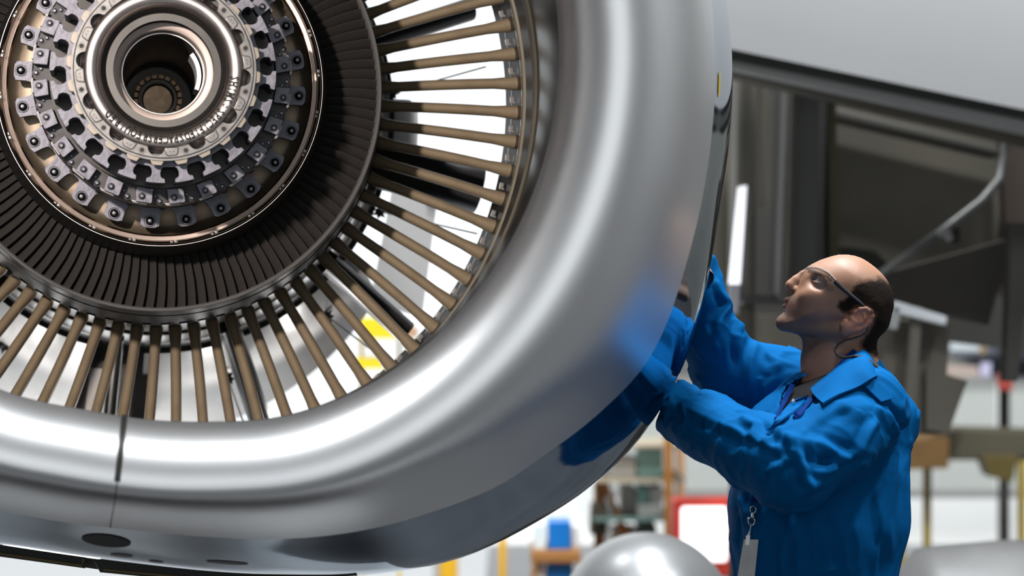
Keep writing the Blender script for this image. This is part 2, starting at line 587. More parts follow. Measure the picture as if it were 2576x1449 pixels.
# --- hub: tube, trumpet and bore
tr = [(.013, .1245), (.003, .1290), (-.0025, .1350), (-.0048, .142), (-.0045, .150), (.000, .1575), (.009, .1640), (.026, .1675)]
MB().lathe([(.078, .1012), (.070, .1035), (.052, .1065), (.034, .1120), (.019, .1200), (.0125, .1247)], 128).build('hub_well', mat('hub_well_charcoal', (.022, .021, .020), 0, .5, var=.1, spec=.2), eng, angle=70)
MB().lathe(tr, 128).build('hub_trumpet', M_hub, eng, angle=70)
MB().lathe([(.082, .085), (.0775, .0865), (.0765, .088), (.0765, .1005), (.078, .1015)], 128).build('hub_ring', mat('satin_rose_ring', (.50, .41, .37), .4, .45, var=.06), eng, angle=50)
bore = MB().lathe([(.0775, .0863), (.10, .086), (.11, .0835), (.13, .0835), (.14, .082), (.86, .078), (.86, .0)], 96).build('hub_bore', M_hub_dark, eng, angle=40)
MB().lathe([(.112, .0836), (.112, .0815), (.118, .0815), (.118, .0836)], 96).build('bore_snap_ring', M_hub, bore, angle=30)
cast = MB()
for k in range(20):
    a0 = k * 18 + 2
    cast.lathe([(.77, .046), (.77, .054), (.80, .054), (.80, .046)], 3, a0, a0 + 12.5, closed=True)
cast.build('castellated_nut', mat('brown_nut', (0.33, 0.22, 0.13), 0.8, 0.4, var=0.3, var_scale=40), bore, angle=30)
MB().lathe([(.80, .046), (.785, .044), (.785, .037), (.83, .036)], 48).build('bore_collar', M_hub_dark, bore, angle=30)
MB().lathe([(.83, .0), (.828, .033), (.832, .036)], 48).build('bore_end_plug', mat('brass_plug', (0.50, 0.38, 0.26), 0.85, 0.42, color2=(0.34, 0.25, 0.17), var_scale=70), bore, angle=30)
MB().lathe([(.16, .079), (.16, .070), (.30, .070), (.30, .079)], 20, -38, 22, closed=True).build('bore_glint', mat('pale_glint', (0.72, 0.76, 0.80), 0.2, 0.4), bore, angle=30)  # pale arc stands in for a reflection inside the bore

# etched warning around the trumpet, letters with their tops outward
text = 'SHIMS \u25c7 SPECIFIED SPACERS REQUIRED'


def tr_surface(s):
    """(y, r) on the trumpet crest at distance s outward of the lettering line"""
    ys = [p[0] for p in tr]
    rs = [p[1] for p in tr]
    r = .1310 + s
    return float(np.interp(r, rs, ys)), r


letters = MB()
cuts = {0: (7, 26), 1: (31, 31), 2: (37, 71), 3: (76, 101), 4: (105, 140)}
for wi, wtxt in enumerate(['SHIMS', '\u25c7', 'SPECIFIED', 'SPACERS', 'REQUIRED']):
    c0, c1 = cuts[wi]
    for li, ch in enumerate(wtxt):
        ang = c0 + (c1 - c0) * (li / max(1, len(wtxt) - 1))
        polys = []
        if ch == '\u25c7':
            polys = [([(-.0035, .0065), (0, .011), (.0035, .0065), (0, .002)], [(0, 1, 2, 3)])]
            polys = [([(-.0075, .009), (0, .0155), (.0075, .009), (0, .0025), (-.0045, .009), (0, .0125), (.0045, .009), (0, .0055)],
                      [(0, 1, 5, 4), (1, 2, 6, 5), (2, 3, 7, 6), (3, 0, 4, 7)])]
        else:
            fc = bpy.data.curves.new('letter_curve', 'FONT')
            fc.body = ch
            fc.size = .0255
            fc.align_x = 'CENTER'
            fc.resolution_u = 2
            fc.offset = .0009
            fo = bpy.data.objects.new('letter_tmp', fc)
            me = bpy.data.meshes.new_from_object(fo)
            polys = [([(v.co.x, v.co.y) for v in me.vertices], [tuple(p.vertices) for p in me.polygons])]
            bpy.data.objects.remove(fo)
            bpy.data.meshes.remove(me)
            bpy.data.curves.remove(fc)
        for pts, fcs in polys:
            V = []
            for (px, py) in pts:
                y, r = tr_surface(py)
                a = math.radians(ang) + px * .62 / .1400
                V.append(((r + .0008) * math.cos(a), y - .0031, -(r + .0008) * math.sin(a)))
            letters.add(V, fcs)
letters.build('etched_lettering', M_letter, eng, smooth=False)

# --- scalloped flange with twelve bolt holes and twelve pads


def polar(r, deg):
    a = math.radians(deg)
    return (r * math.cos(a), -r * math.sin(a))


fl = MB()
for k in range(12):
    base = k * 30 + 75       # a bolt hole stands at base + 0
    inner, outer = [], []
    N = 30
    for i in range(N + 1):
        d = i
        r = .158
        sc = d - 20.5        # scallop centre
        dx = math.radians(sc) * .160
        if abs(dx) < .0165:
            r = .158 + math.sqrt(max(0, .0165 ** 2 - dx ** 2)) * .95
        inner.append(polar(r, base + d))
        outer.append(polar(.1765, base + d))
    n = len(inner)
    V = [(x, -.002, z) for x, z in inner] + [(x, -.002, z) for x, z in outer] + [(x, .016, z) for x, z in inner] + [(x, .016, z) for x, z in outer]
    Fc = []
    for i in range(n - 1):
        Fc += [(i, i + 1, n + i + 1, n + i), (i, 2 * n + i, 2 * n + i + 1, i + 1), (n + i, n + i + 1, 3 * n + i + 1, 3 * n + i)]
    fl.add(V, Fc)
flange = fl.build('hub_flange', M_flange, eng, angle=30)
MB().lathe([(-.0005, .1766), (-.0005, .179), (.02, .179)], 120).build('flange_groove', M_black, flange, angle=30)
MB().lathe([(-.001, .179), (-.001, .183), (.02, .183)], 120).build('flange_rim', M_flange, flange, angle=30)
MB().lathe([(.03, .10), (.03, .18)], 96).build('flange_backing', M_hub_dark, flange)
hole = MB().lathe([(-.0028, .0), (-.0028, .0046)], 16).lathe([(-.0026, .0044), (-.0034, .0048), (-.0034, .0062), (-.002, .0068)], 20)
d_hole = hole.data('bolt_hole', M_black)
d_hole.materials.append(M_flange)
for p in d_hole.polygons:
    p.material_index = 0 if max(math.hypot(d_hole.vertices[v].co.x, d_hole.vertices[v].co.z) for v in p.vertices) < .0047 else 1
pad = MB()
pad_poly = [(-.0135, .0005), (-.011, .0125), (-.007, .0155), (.007, .0155), (.011, .0125), (.0135, .0005)]
pad.prism(pad_poly, -.0045, .0)
d_pad = pad.data('shim_pad', M_flange, bevel=.0008)
d_padline = MB().prism([(x * 1.1, z * 1.08 - .0003) for x, z in pad_poly], -.0024, .0).data('pad_outline', M_black, smooth=False)
d_pin = MB().lathe([(-.0049, 0), (-.0049, .0011)], 8).data('pin_hole', M_black)


def ring_place(name, data, parent, r, deg, y=0.0):
    """put data so that its local +z points outward at clockwise angle deg"""
    x, z = polar(r, deg)
    return link(name, data, parent, (x, y, z), (0, math.radians(deg + 90), 0))


for k in range(12):
    b = 75 + 30 * k
    ring_place('bolt_hole', d_hole, flange, .1675, b)
    ring_place('shim_pad', d_pad, flange, .1575, b + 9.6)
    ring_place('pad_outline', d_padline, flange, .1575, b + 9.6)
    for s in (-1.3, 1.3):
        ring_place('pin_hole', d_pin, flange, .1655, b + 9.6 + s)
lug = MB().prism([(-.0135, 0), (-.0095, .0095), (.0095, .0095), (.0135, 0)], .004, .022).data('flange_lug', M_tan, bevel=.0008)
for k in range(24):
    ring_place('flange_lug', lug, flange, .1825, 4.2 + 15 * k)

# --- fan disc with 24 dovetail slots
SLOT = [(-.0105, .2250), (-.0108, .2175), (-.0165, .2145), (-.0188, .2105), (-.0186, .2030), (-.0155, .1965), (-.011, .193)]
SLOT = SLOT + [(-x, r) for x, r in SLOT[::-1]]
disc = MB()
out_r = .2252


def slot_xy(t, r, deg):
    a = math.radians(deg)
    ox, oz = math.cos(a), -math.sin(a)
    tx, tz = -math.sin(a), -math.cos(a)      # clockwise tangent
    return (r * ox + t * tx, r * oz + t * tz)


for k in range(24):
    c = 11.7 + 15 * k
    seg = []
    for i in range(7):
        seg.append(polar(.150, c - 7.5 + 15 * i / 6))
    pts = []
    for i in range(4):
        pts.append(polar(out_r, c - 7.5 + (7.5 - 2.75) * i / 3))
    pts += [slot_xy(t, r, c) for t, r in SLOT]
    for i in range(4):
        pts.append(polar(out_r, c + 2.75 + (7.5 - 2.75) * i / 3))
    a_in, b_out = seg, pts
    V0 = [(x, .040, z) for x, z in a_in + b_out]
    V1 = [(x, .200, z) for x, z in a_in + b_out]
    n = len(V0)
    ni = len(a_in)
    face = list(range(ni)) + list(range(n - 1, ni - 1, -1))
    disc.add(V0 + V1, [tuple(face), tuple(i + n for i in face[::-1])] +
             [(ni + i, ni + i + 1, n + ni + i + 1, n + ni + i) for i in range(len(b_out) - 1)])
disc_o = disc.build('fan_disc', M_titan, eng, smooth=True, angle=25)
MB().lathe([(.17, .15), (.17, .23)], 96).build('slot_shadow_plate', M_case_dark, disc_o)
# light chamfer line on every tooth head
# --- retainer ring: blocks, bolts
ret = MB().lathe([(.196, .15), (.196, .262), (.212, .266), (.354, .2665), (.354, .15)], 144).build('retainer_ring', M_titan_d, eng, angle=30)
blk = MB().prism([(-.0165, -.016), (-.0185, .012), (-.015, .0145), (.015, .0145), (.0175, -.016)], .162, .192).data('retainer_block', M_titan, bevel=.0015)
clip = MB().prism([(-.017, .013), (-.019, .0185), (.010, .0195), (.014, .014)], .176, .196).data('retainer_clip', M_flange, bevel=.0008)
bolt = MB()
bolt.lathe([(.0, .0078), (-.002, .0078), (-.002, .0052), (-.0065, .0052), (-.0068, .0046), (-.0068, .0030)], 12)
bolt.lathe([(-.0068, .0030), (-.0050, .0026), (-.0050, .0)], 12)
d_bolt = bolt.data('bolt', M_bolt)
d_bolt.materials.append(M_bolt_tip)
for p in d_bolt.polygons:
    if min(d_bolt.vertices[v].co.y for v in p.vertices) > -.0069 and max(math.hypot(d_bolt.vertices[v].co.x, d_bolt.vertices[v].co.z) for v in p.vertices) < .0031 and max(d_bolt.vertices[v].co.y for v in p.vertices) < -.0045:
        p.material_index = 1
big = MB()
big.lathe([(.0, .0125), (-.0015, .0125), (-.0015, .0108), (-.0008, .0108)], 20)
big.lathe([(-.0008, .0092), (-.004, .0090), (-.008, .0078), (-.010, .0055)], 16)
big.lathe([(-.010, .0055), (-.0125, .0035), (-.013, .0)], 12)
d_big = big.data('stud', M_bolt)
d_big.materials.append(M_bolt_tip)
for p in d_big.polygons:
    if max(d_big.vertices[v].co.y for v in p.vertices) < -.0095:
        p.material_index = 1
for k in range(24):
    a = 9.3 + 15 * k
    b = ring_place('retainer_block', blk, eng, .2490, a - .6)
    o = link('bolt', d_bolt, b, (0.004, .162, .002))
    ring_place('retainer_clip', clip, ret, .2480, a + 1.6)
    ring_place('bolt', d_bolt, ret, .2570, a + 7.0, .196)
    ring_place('bolt', d_bolt, ret, .2475, a + 9.0, .196).scale = (.8, .8, .8)

# --- spacer ring with 24 tabs
tabs = MB()
for k in range(24):
    c = 4.6 + 15 * k
    pts = []
    prof = [(-7.5, .2680), (-5.9, .2682), (-5.0, .2705), (-4.4, .2760), (-4.1, .2840), (-4.0, .2930), (-3.9, .3045), (-2.0, .3085), (0, .3088),
            (2.2, .3083), (3.6, .3040), (3.8, .2930), (4.0, .2840), (4.4, .2760), (5.0, .2705), (5.9, .2682), (7.5, .2680)]
    outl = [polar(r, c + d) for d, r in prof]
    inl = [polar(.225, c + d) for d, r in prof]
    n = len(outl)
    V = [(x, .352, z) for x, z in inl] + [(x, .352, z) for x, z in outl] + [(x, .378, z) for x, z in outl]
    Fc = []
    for i in range(n - 1):
        Fc += [(i, i + 1, n + i + 1, n + i), (n + i, n + i + 1, 2 * n + i + 1, 2 * n + i)]
    tabs.add(V, Fc)
tab_o = tabs.build('spacer_ring', M_titan, eng, angle=30)
tabw = MB().prism([(-.0105, -.0105), (-.0105, .0115), (.0105, .0115), (.0105, -.0105)], .3505, .353).data('tab_washer', M_titan, bevel=.0006)
for k in range(24):
    a = 4.6 + 15 * k
    ring_place('tab_washer', tabw, tab_o, .2955, a)
    ring_place('stud', d_big, tab_o, .2945, a, .3508)
MB().lathe([(.352, .2255), (.352, .262)], 96).build('spacer_web', M_titan_d, tab_o)
for k in range(24):
    a = 9.3 + 15 * k
    ring_place('small_stud', d_bolt, tab_o, .2640, a + 5.2, .353)
    ring_place('small_stud', d_bolt, tab_o, .2580, a + 9.0, .353)

# --- bronze pan and bright rim
MB().lathe([(.378, .20), (.415, .25), (.425, .300), (.415, .318), (.398, .3225)], 144).build('bronze_pan', M_gold, eng, angle=50)
MB().lathe([(.398, .3225), (.392, .3255), (.394, .3270)], 144).build('pan_bead', M_rim, eng, angle=60)
MB().lathe([(.394, .3270), (.392, .3345), (.386, .3355)], 144).build('pan_flange', mat('rose_tan_flange', (.56, .46, .40), .9, .35, var=.1), eng, angle=50)
rim = MB().lathe([(.386, .3355), (.372, .3375), (.366, .3410), (.368, .3425), (.380, .343)], 160).build('bright_rim', M_rim, eng, angle=50)
MB().lathe([(.380, .3428), (.375, .3440), (.380, .345)], 144).build('rim_groove', M_black, eng)
MB().lathe([(.380, .3448), (.374, .3456), (.374, .3468), (.385, .347)], 160).build('rim_bead', M_rim, eng, angle=50)
rc = MB().box((0, -.003, 0), (.007, .010, .006)).box((.009, -.002, .001), (.006, .007, .005)).lathe([(-.009, 0), (-.009, .0028), (-.004, .0032)], 8)
d_rc = rc.data('rim_clip', M_flange, bevel=.0006)
for k in range(24):
    ring_place('rim_clip', d_rc, rim, .3380, 9.6 + 15 * k, .374)

# --- black ring, stator blades, splitter
MB().lathe([(.383, .3468), (.42, .352), (.50, .366), (.66, .372), (.66, .20)], 128).build('stator_shroud', M_black_ring, eng, angle=40)


def sheet(sections, thick):
    """a thin solid blade from rows of points"""
    rows = len(sections)
    n = len(sections[0])
    V = []
    for s in sections:
        for i, p in enumerate(s):
            V.append(p)
    for s in sections:
        for i, p in enumerate(s):
            t = s[min(i + 1, n - 1)] - s[max(i - 1, 0)]
            nn = Vector((-t.y, t.x, 0)).normalized()
            V.append(p + nn * thick * (0.35 + 0.65 * math.sin(PI * (i + .5) / n)))
    Fc = []
    o = rows * n
    for r in range(rows - 1):
        for i in range(n - 1):
            a, b, c, d = r * n + i, r * n + i + 1, (r + 1) * n + i + 1, (r + 1) * n + i
            Fc += [(a, b, c, d), (o + d, o + c, o + b, o + a)]
        Fc += [(r * n, (r + 1) * n, o + (r + 1) * n, o + r * n), (r * n + n - 1, o + r * n + n - 1, o + (r + 1) * n + n - 1, (r + 1) * n + n - 1)]
    return V, Fc


# blade stands along +z (radial), chord runs aft and across
secs = []
for j in range(5):
    s = j / 4
    r = .366 + s * .118
    st = math.radians(40 - 6 * s)
    bow = .004 * math.sin(PI * s)
    row = []
    for i in range(5):
        c = i / 4
        camb = .007 * math.sin(PI * c)
        ax = c * .046
        row.append(Vector((-(.012) + ax * math.tan(st) * .72 + camb - bow, .518 + ax, r)))
    secs.append(row)
d_st = mesh_data('stator_blade', *sheet(secs, .0036), M_stator, True, 40)
for k in range(129):
    link('stator_blade', d_st, eng, (0, 0, 0), (0, math.radians(k * 360 / 129 + 1.2 + 90), 0))
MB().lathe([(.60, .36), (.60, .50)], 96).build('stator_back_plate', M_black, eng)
MB().lathe([(.62, .478), (.52, .4795), (.502, .4805), (.4955, .4835), (.4965, .4865), (.503, .4885)], 180).build('splitter_lip', M_splitter, eng, angle=60)
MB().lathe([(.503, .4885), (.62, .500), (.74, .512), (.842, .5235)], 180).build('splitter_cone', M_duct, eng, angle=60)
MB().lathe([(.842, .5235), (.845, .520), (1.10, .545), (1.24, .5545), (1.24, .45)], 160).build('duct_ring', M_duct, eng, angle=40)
plat = MB()
for (y0, y1) in ((.795, .868), (.872, .985)):
    aa = 1.15
    pts = []
    for y in (y0, y1):
        r = .5215 + (y - .795) * .098
        for d in (-aa, 0, aa):
            x, z = polar(r, d - 90)
            pts.append((x, y, z))
    plat.add(pts, [(0, 1, 4, 3), (1, 2, 5, 4)])
d_plat = plat.data('vane_platform', M_platform)

# --- outlet guide vanes
NV = 76


def airfoil(chord, thick, stag, n=8):
    pts = []
    for i in range(n + 1):
        c = 0.5 - 0.5 * math.cos(PI * i / n)
        t = thick * 2.6 * (0.2969 * math.sqrt(c) - 0.126 * c - 0.3516 * c * c + 0.2843 * c ** 3 - 0.1036 * c ** 4) / 0.26 * 0.5
        pts.append((c, t))
    up = [(c, t + .10 * thick * math.sin(PI * c)) for c, t in pts]
    lo = [(c, -t + .10 * thick * math.sin(PI * c)) for c, t in pts[-2:0:-1]]
    out = []
    for c, t in up + lo:
        y, x = c * chord, t
        out.append((x * math.cos(stag) + y * math.sin(stag), y * math.cos(stag) - x * math.sin(stag)))
    return out


V, Fc = [], []
rows = 7
for j in range(rows):
    s = j / (rows - 1)
    r = .520 + s * (.826 - .520)
    prof = airfoil(.105 - .015 * s, .0245 + .001 * s, math.radians(-7))
    lean = math.radians(1.75 * s)
    y0 = .885 - .215 * s
    w = 1.0 + (.45 if j == 0 else 0) + (.35 if j == rows - 1 else 0)
    for (x, y) in prof:
        xx = (x * w) + r * math.sin(lean)
        V.append((xx, y0 + y, r * math.cos(lean)))
npf = len(prof)
for j in range(rows - 1):
    for i in range(npf):
        Fc.append((j * npf + i, j * npf + (i + 1) % npf, (j + 1) * npf + (i + 1) % npf, (j + 1) * npf + i))
d_ogv = mesh_data('guide_vane', V, Fc, M_ogv, True, 60)
d_brk = MB().box((0, .0, 0), (.016, .012, .010)).box((.006, -.006, .002), (.005, .006, .012)).data('tip_bracket', M_flange, bevel=.001)
for k in range(NV):
    a = .4 + 360.0 / NV * k
    link('guide_vane', d_ogv, eng, (0, 0, 0), (0, math.radians(a + 90), 0))
    link('vane_platform', d_plat, eng, (0, 0, 0), (0, math.radians(a + 180.0 / NV + 90), 0))
    ring_place('tip_bracket', d_brk, eng, .812, a + 2 + 180.0 / NV, .70)

# --- frame struts behind the vanes
V, Fc = [], []
for j, r in enumerate((.545, .62, .72, .825)):
    for (x, y) in airfoil(.30, .058, math.radians(-4), 10):
        V.append((x, 1.09 + y, r))
npf = 20
for j in range(3):
    for i in range(npf):
        Fc.append((j * npf + i, j * npf + (i + 1) % npf, (j + 1) * npf + (i + 1) % npf, (j + 1) * npf + i))
d_strut = mesh_data('frame_strut', V, Fc, M_strut, True, 60)
for k in range(12):
    a = (13.5 if k == 0 else 11.5) + 30 * k
    if k == 3:
        continue
    so = link('frame_strut', d_strut, eng, (0, 0, 0), (0, math.radians(a + 90), 0))
    if k == 0:
        so.scale = (2.1, 1, 1)
x0, z0 = polar(.56, 99.5)
x1, z1 = polar(.84, 98.2)
MB().tube([(x0, 1.15, z0), (x1, 1.15, z1)], .017, 20).build('silver_tube', M_silver, eng)

# --- core cowl seen through the vanes
MB().lathe([(1.24, .5545), (1.24, .585), (1.10, .57)], 128).build('frame_hub_ring', M_platform, eng, angle=30)
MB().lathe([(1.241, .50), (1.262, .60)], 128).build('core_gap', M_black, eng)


def core_strip(a0, a1, yl0, yl1, n=60, name='core_cowl'):
    V, Fc = [], []
    m = 10
    for k in range(n + 1):
        s = k / n
        phi = a0 + (a1 - a0) * s
        yl = yl0 + (yl1 - yl0) * s
        a = math.radians(phi)
        for i in range(m):
            t = i / (m - 1)
            y = 1.262 + (yl - 1.262) * t
            r = .60 + .035 * min(1, t * 6) + .21 * (y - 1.262)
            if i == 0:
                r = .595
            V.append((r * math.cos(a), y, -r * math.sin(a)))
    for k in range(n):
        for i in range(m - 1):
            Fc.append((k * m + i, (k + 1) * m + i, (k + 1) * m + i + 1, k * m + i + 1))
    return MB().add(V, Fc).build(name, M_core, eng, angle=60)


core_strip(36, 92.5, 1.95, 2.5)
core_strip(105, 185, 2.5, 2.2)
core_strip(-4, 6.5, 1.55, 1.55, 12)
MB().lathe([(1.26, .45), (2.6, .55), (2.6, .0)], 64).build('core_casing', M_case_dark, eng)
# lower bifurcation fairing, black recess beside it
MB().hexa([E_at(u, v, 6.35) for u, v in ((205, 850), (395, 880), (372, 1075), (180, 1075))] +
          [E_at(u, v, 7.0) for u, v in ((225, 830), (385, 860), (372, 1075), (200, 1075))]).build('keel_fairing', M_case_dark, eng, smooth=False)
MB().hexa([E_at(u, v, 6.34) for u, v in ((228, 925), (262, 928), (246, 1075), (208, 1075))] +
          [E_at(u, v, 6.36) for u, v in ((228, 925), (262, 928), (246, 1075), (208, 1075))]).build('fairing_panel', M_grey_panel, eng, smooth=False)


# drag links with dark star fittings
def star(u, v, Y, r=.022):
    pts = []
    for k in range(14):
        rr = r * (1.0 if k % 2 == 0 else .55) * random.uniform(.8, 1.2)
        a = 2 * PI * k / 14
        pts.append((rr * math.cos(a), rr * math.sin(a)))
    c = E_at(u, v, Y)
    return MB().prism(pts, -.006, .006).build('link_fitting', M_black, eng, smooth=False, loc=c)


for (u0, v0, Ya, u1, v1, Yb) in ((822, 795, 6.42, 985, 918, 6.1), (573, 952, 6.42, 612, 1062, 6.1), (955, 532, 6.42, 1200, 588, 6.1), (985, 234, 6.4, 1222, 168, 6.1), (10, 868, 6.42, -60, 930, 6.1)):
    star(u0, v0, Ya)
    MB().tube([E_at(u0, v0, Ya - .005), E_at(u1, v1, Yb)], .0022, 6).build('drag_link', M_case_dark, eng)
# half of the opened reverser, hanging behind
MB().hexa([E_at(u, v, 7.4) for u, v in ((985, 478), (1104, 480), (1062, 800), (930, 760))] +
          [E_at(u, v, 7.46) for u, v in ((985, 478), (1104, 480), (1062, 800), (930, 760))]).build('reverser_panel', M_grey_panel, eng, smooth=False)
MB().hexa([E_at(u, v, 7.39) for u, v in ((1080, 480), (1104, 480), (1106, 512), (1082, 500))] +
          [E_at(u, v, 7.41) for u, v in ((1080, 480), (1104, 480), (1106, 512), (1082, 500))]).build('rust_patch', mat('rust_brown', (.28, .13, .09), 0, .6), eng, smooth=False)

# ------------------------------------------------------------------ the technician (implicit surfaces, one continuous skin)
YM = 5.25                 # depth of the middle plane of the body
PXM = F / YM


def P(u, v, dy=0.0):
    """world point seen at pixel (u, v), dy metres behind the body's middle plane"""
    return np.array(at(u, v, YM + dy), dtype=np.float64)


class Field:
    def __init__(self, lo, hi, h):
        self.lo, self.h = np.array(lo, float), h
        self.n = np.ceil((np.array(hi, float) - self.lo) / h).astype(int) + 1
        ax = [self.lo[i] + h * np.arange(self.n[i]) for i in range(3)]
        self.X, self.Y, self.Z = ax[0][:, None, None].astype(np.float32), ax[1][None, :, None].astype(np.float32), ax[2][None, None, :].astype(np.float32)
        self.f = np.full(tuple(self.n), 1.0, np.float32)

    def window(self, lo, hi):
        a = np.clip(np.floor((np.array(lo) - self.lo) / self.h).astype(int), 0, self.n)
        b = np.clip(np.ceil((np.array(hi) - self.lo) / self.h).astype(int) + 1, 0, self.n)
        return tuple(slice(int(a[i]), int(b[i])) for i in range(3))

    def apply(self, fn, lo, hi, k, mode):
        s = self.window(lo, hi)
        if any(q.stop <= q.start for q in s):
            return
        X, Y, Z = self.X[s[0]], self.Y[:, s[1]], self.Z[:, :, s[2]]
        d = fn(X, Y, Z)
        f = self.f[s]
        if mode == 'add':
            if k > 0:
                hh = np.maximum(k - np.abs(f - d), 0) / k
                f = np.minimum(f, d) - hh * hh * k * 0.25
            else:
                f = np.minimum(f, d)
        elif mode == 'cut':
            d = -d
            if k > 0:
                hh = np.maximum(k - np.abs(f - d), 0) / k
                f = np.maximum(f, d) + hh * hh * k * 0.25
            else:
                f = np.maximum(f, d)
        self.f[s] = f

    def cone(self, a, b, ra, rb, k=0.01, mode='add'):
        a, b = np.array(a, float), np.array(b, float)
        R = max(ra, rb) + k + 4 * self.h
        lo, hi = np.minimum(a, b) - R, np.maximum(a, b) + R
        ab = b - a
        L2 = float(ab @ ab) + 1e-12

        def fn(X, Y, Z):
            t = ((X - a[0]) * ab[0] + (Y - a[1]) * ab[1] + (Z - a[2]) * ab[2]) / L2
            t = np.clip(t, 0, 1)
            dx, dy, dz = X - a[0] - t * ab[0], Y - a[1] - t * ab[1], Z - a[2] - t * ab[2]
            return np.sqrt(dx * dx + dy * dy + dz * dz) - (ra + (rb - ra) * t)
        self.apply(fn, lo, hi, k, mode)

    def chain(self, pts, k=0.01, mode='add'):
        for (a, ra), (b, rb) in zip(pts[:-1], pts[1:]):
            self.cone(a, b, ra, rb, k, mode)

    def ball(self, c, r, k=0.01, mode='add'):
        self.cone(c, np.array(c) + 1e-6, r, r, k, mode)

    def ell(self, c, rad, k=0.01, mode='add', R=None):
        """ellipsoid with axes R (columns) and radii rad"""
        c, rad = np.array(c, float), np.array(rad, float)
        R = np.eye(3) if R is None else np.array(R, float)
        B = float(rad.max()) + k + 4 * self.h

        def fn(X, Y, Z):
            q = [((X - c[0]) * R[0, i] + (Y - c[1]) * R[1, i] + (Z - c[2]) * R[2, i]) / rad[i] for i in range(3)]
            k0 = np.sqrt(q[0] ** 2 + q[1] ** 2 + q[2] ** 2)
            k1 = np.sqrt((q[0] / rad[0]) ** 2 + (q[1] / rad[1]) ** 2 + (q[2] / rad[2]) ** 2)
            return k0 * (k0 - 1.0) / np.maximum(k1, 1e-6)
        self.apply(fn, c - B, c + B, k, mode)

    def half(self, p, n, k=0.004):
        """cut away everything on the side the normal points to"""
        p, n = np.array(p, float), np.array(n, float)
        n = n / np.linalg.norm(n)
        hi = self.lo + self.h * self.n

        def fn(X, Y, Z):
            return -((X - p[0]) * n[0] + (Y - p[1]) * n[1] + (Z - p[2]) * n[2])
        self.apply(fn, self.lo, hi, k, 'cut')

    def mesh(self):
        """naive surface nets"""
        f = self.f
        s = f < 0
        c = [s[i:s.shape[0] - 1 + i, j:s.shape[1] - 1 + j, k:s.shape[2] - 1 + k] for i in (0, 1) for j in (0, 1) for k in (0, 1)]
        cnt = sum(q.astype(np.int8) for q in c)
        act = (cnt > 0) & (cnt < 8)
        idx = np.argwhere(act)
        ids = -np.ones(act.shape, np.int64)
        ids[act] = np.arange(len(idx))
        corners = np.array([(i, j, k) for i in (0, 1) for j in (0, 1) for k in (0, 1)])
        vals = np.stack([f[idx[:, 0] + q[0], idx[:, 1] + q[1], idx[:, 2] + q[2]] for q in corners], 1).astype(np.float64)
        acc = np.zeros((len(idx), 3))
        num = np.zeros(len(idx))
        for a in range(8):
            for b in range(a + 1, 8):
                if np.abs(corners[a] - corners[b]).sum() != 1:
                    continue
                va, vb = vals[:, a], vals[:, b]
                m = (va < 0) != (vb < 0)
                t = np.where(m, va / np.where(m, va - vb, 1), 0)
                acc += np.where(m[:, None], corners[a] + t[:, None] * (corners[b] - corners[a]), 0)
                num += m
        V = (idx + acc / num[:, None]) * self.h + self.lo
        quads = []
        for ax in range(3):
            o = [1, 2] if ax == 0 else ([2, 0] if ax == 1 else [0, 1])
            sl0 = [slice(1, -1)] * 3
            sl1 = [slice(1, -1)] * 3
            sl0[ax] = slice(0, -1)
            sl1[ax] = slice(1, None)
            A, B = s[tuple(sl0)], s[tuple(sl1)]
            for flip, M in ((False, A & ~B), (True, ~A & B)):
                e = np.argwhere(M)
                if not len(e):
                    continue
                base = e.copy()
                for d in range(3):
                    if d != ax:
                        base[:, d] += 1
                cell = base
                q = []
                for (d1, d2) in ((1, 1), (0, 1), (0, 0), (1, 0)):
                    w = cell.copy()
                    w[:, o[0]] -= d1
                    w[:, o[1]] -= d2
                    q.append(ids[w[:, 0], w[:, 1], w[:, 2]])
                q = np.stack(q, 1)
                quads.append(q[:, ::-1] if flip else q)
        Q = np.concatenate(quads)
        Q = Q[(Q >= 0).all(1)]
        return V, Q


def np_mesh(name, V, Q, material, colors=None, smooth_it=0):
    me = bpy.data.meshes.new(name)
    me.vertices.add(len(V))
    me.vertices.foreach_set('co', np.asarray(V, np.float32).ravel())
    me.loops.add(Q.size)
    me.loops.foreach_set('vertex_index', Q.astype(np.int32).ravel())
    me.polygons.add(len(Q))
    me.polygons.foreach_set('loop_start', (np.arange(len(Q)) * Q.shape[1]).astype(np.int32))
    me.polygons.foreach_set('loop_total', np.full(len(Q), Q.shape[1], np.int32))
    me.update(calc_edges=True)
    me.polygons.foreach_set('use_smooth', [True] * len(Q))
    me.materials.append(material)
    if colors is not None:
        at_ = me.color_attributes.new('tint', 'FLOAT_COLOR', 'POINT')
        at_.data.foreach_set('color', np.c_[colors, np.ones(len(colors))].astype(np.float32).ravel())
    return me


def smooth_verts(V, Q, it, lam=0.5):
    e = np.concatenate([Q[:, [i, (i + 1) % 4]] for i in range(4)])
    e = np.concatenate([e, e[:, ::-1]])
    deg = np.bincount(e[:, 0], minlength=len(V)).astype(float)
    for _ in range(it):
        for l in (lam, -lam * 0.95):
            acc = np.stack([np.bincount(e[:, 0], V[e[:, 1], d], len(V)) for d in range(3)], 1) / np.maximum(deg, 1)[:, None]
            V = V + l * (acc - V)
    return V


def vert_normals(V, Q):
    n = np.cross(V[Q[:, 2]] - V[Q[:, 0]], V[Q[:, 3]] - V[Q[:, 1]])
    N = np.zeros_like(V)
    for i in range(4):
        for d in range(3):
            N[:, d] += np.bincount(Q[:, i], n[:, d], len(V))
    return N / np.maximum(np.linalg.norm(N, axis=1), 1e-9)[:, None]


def to_px(V):
    return CX + F * V[:, 0] / V[:, 1], CY - F * (V[:, 2] - H) / V[:, 1]


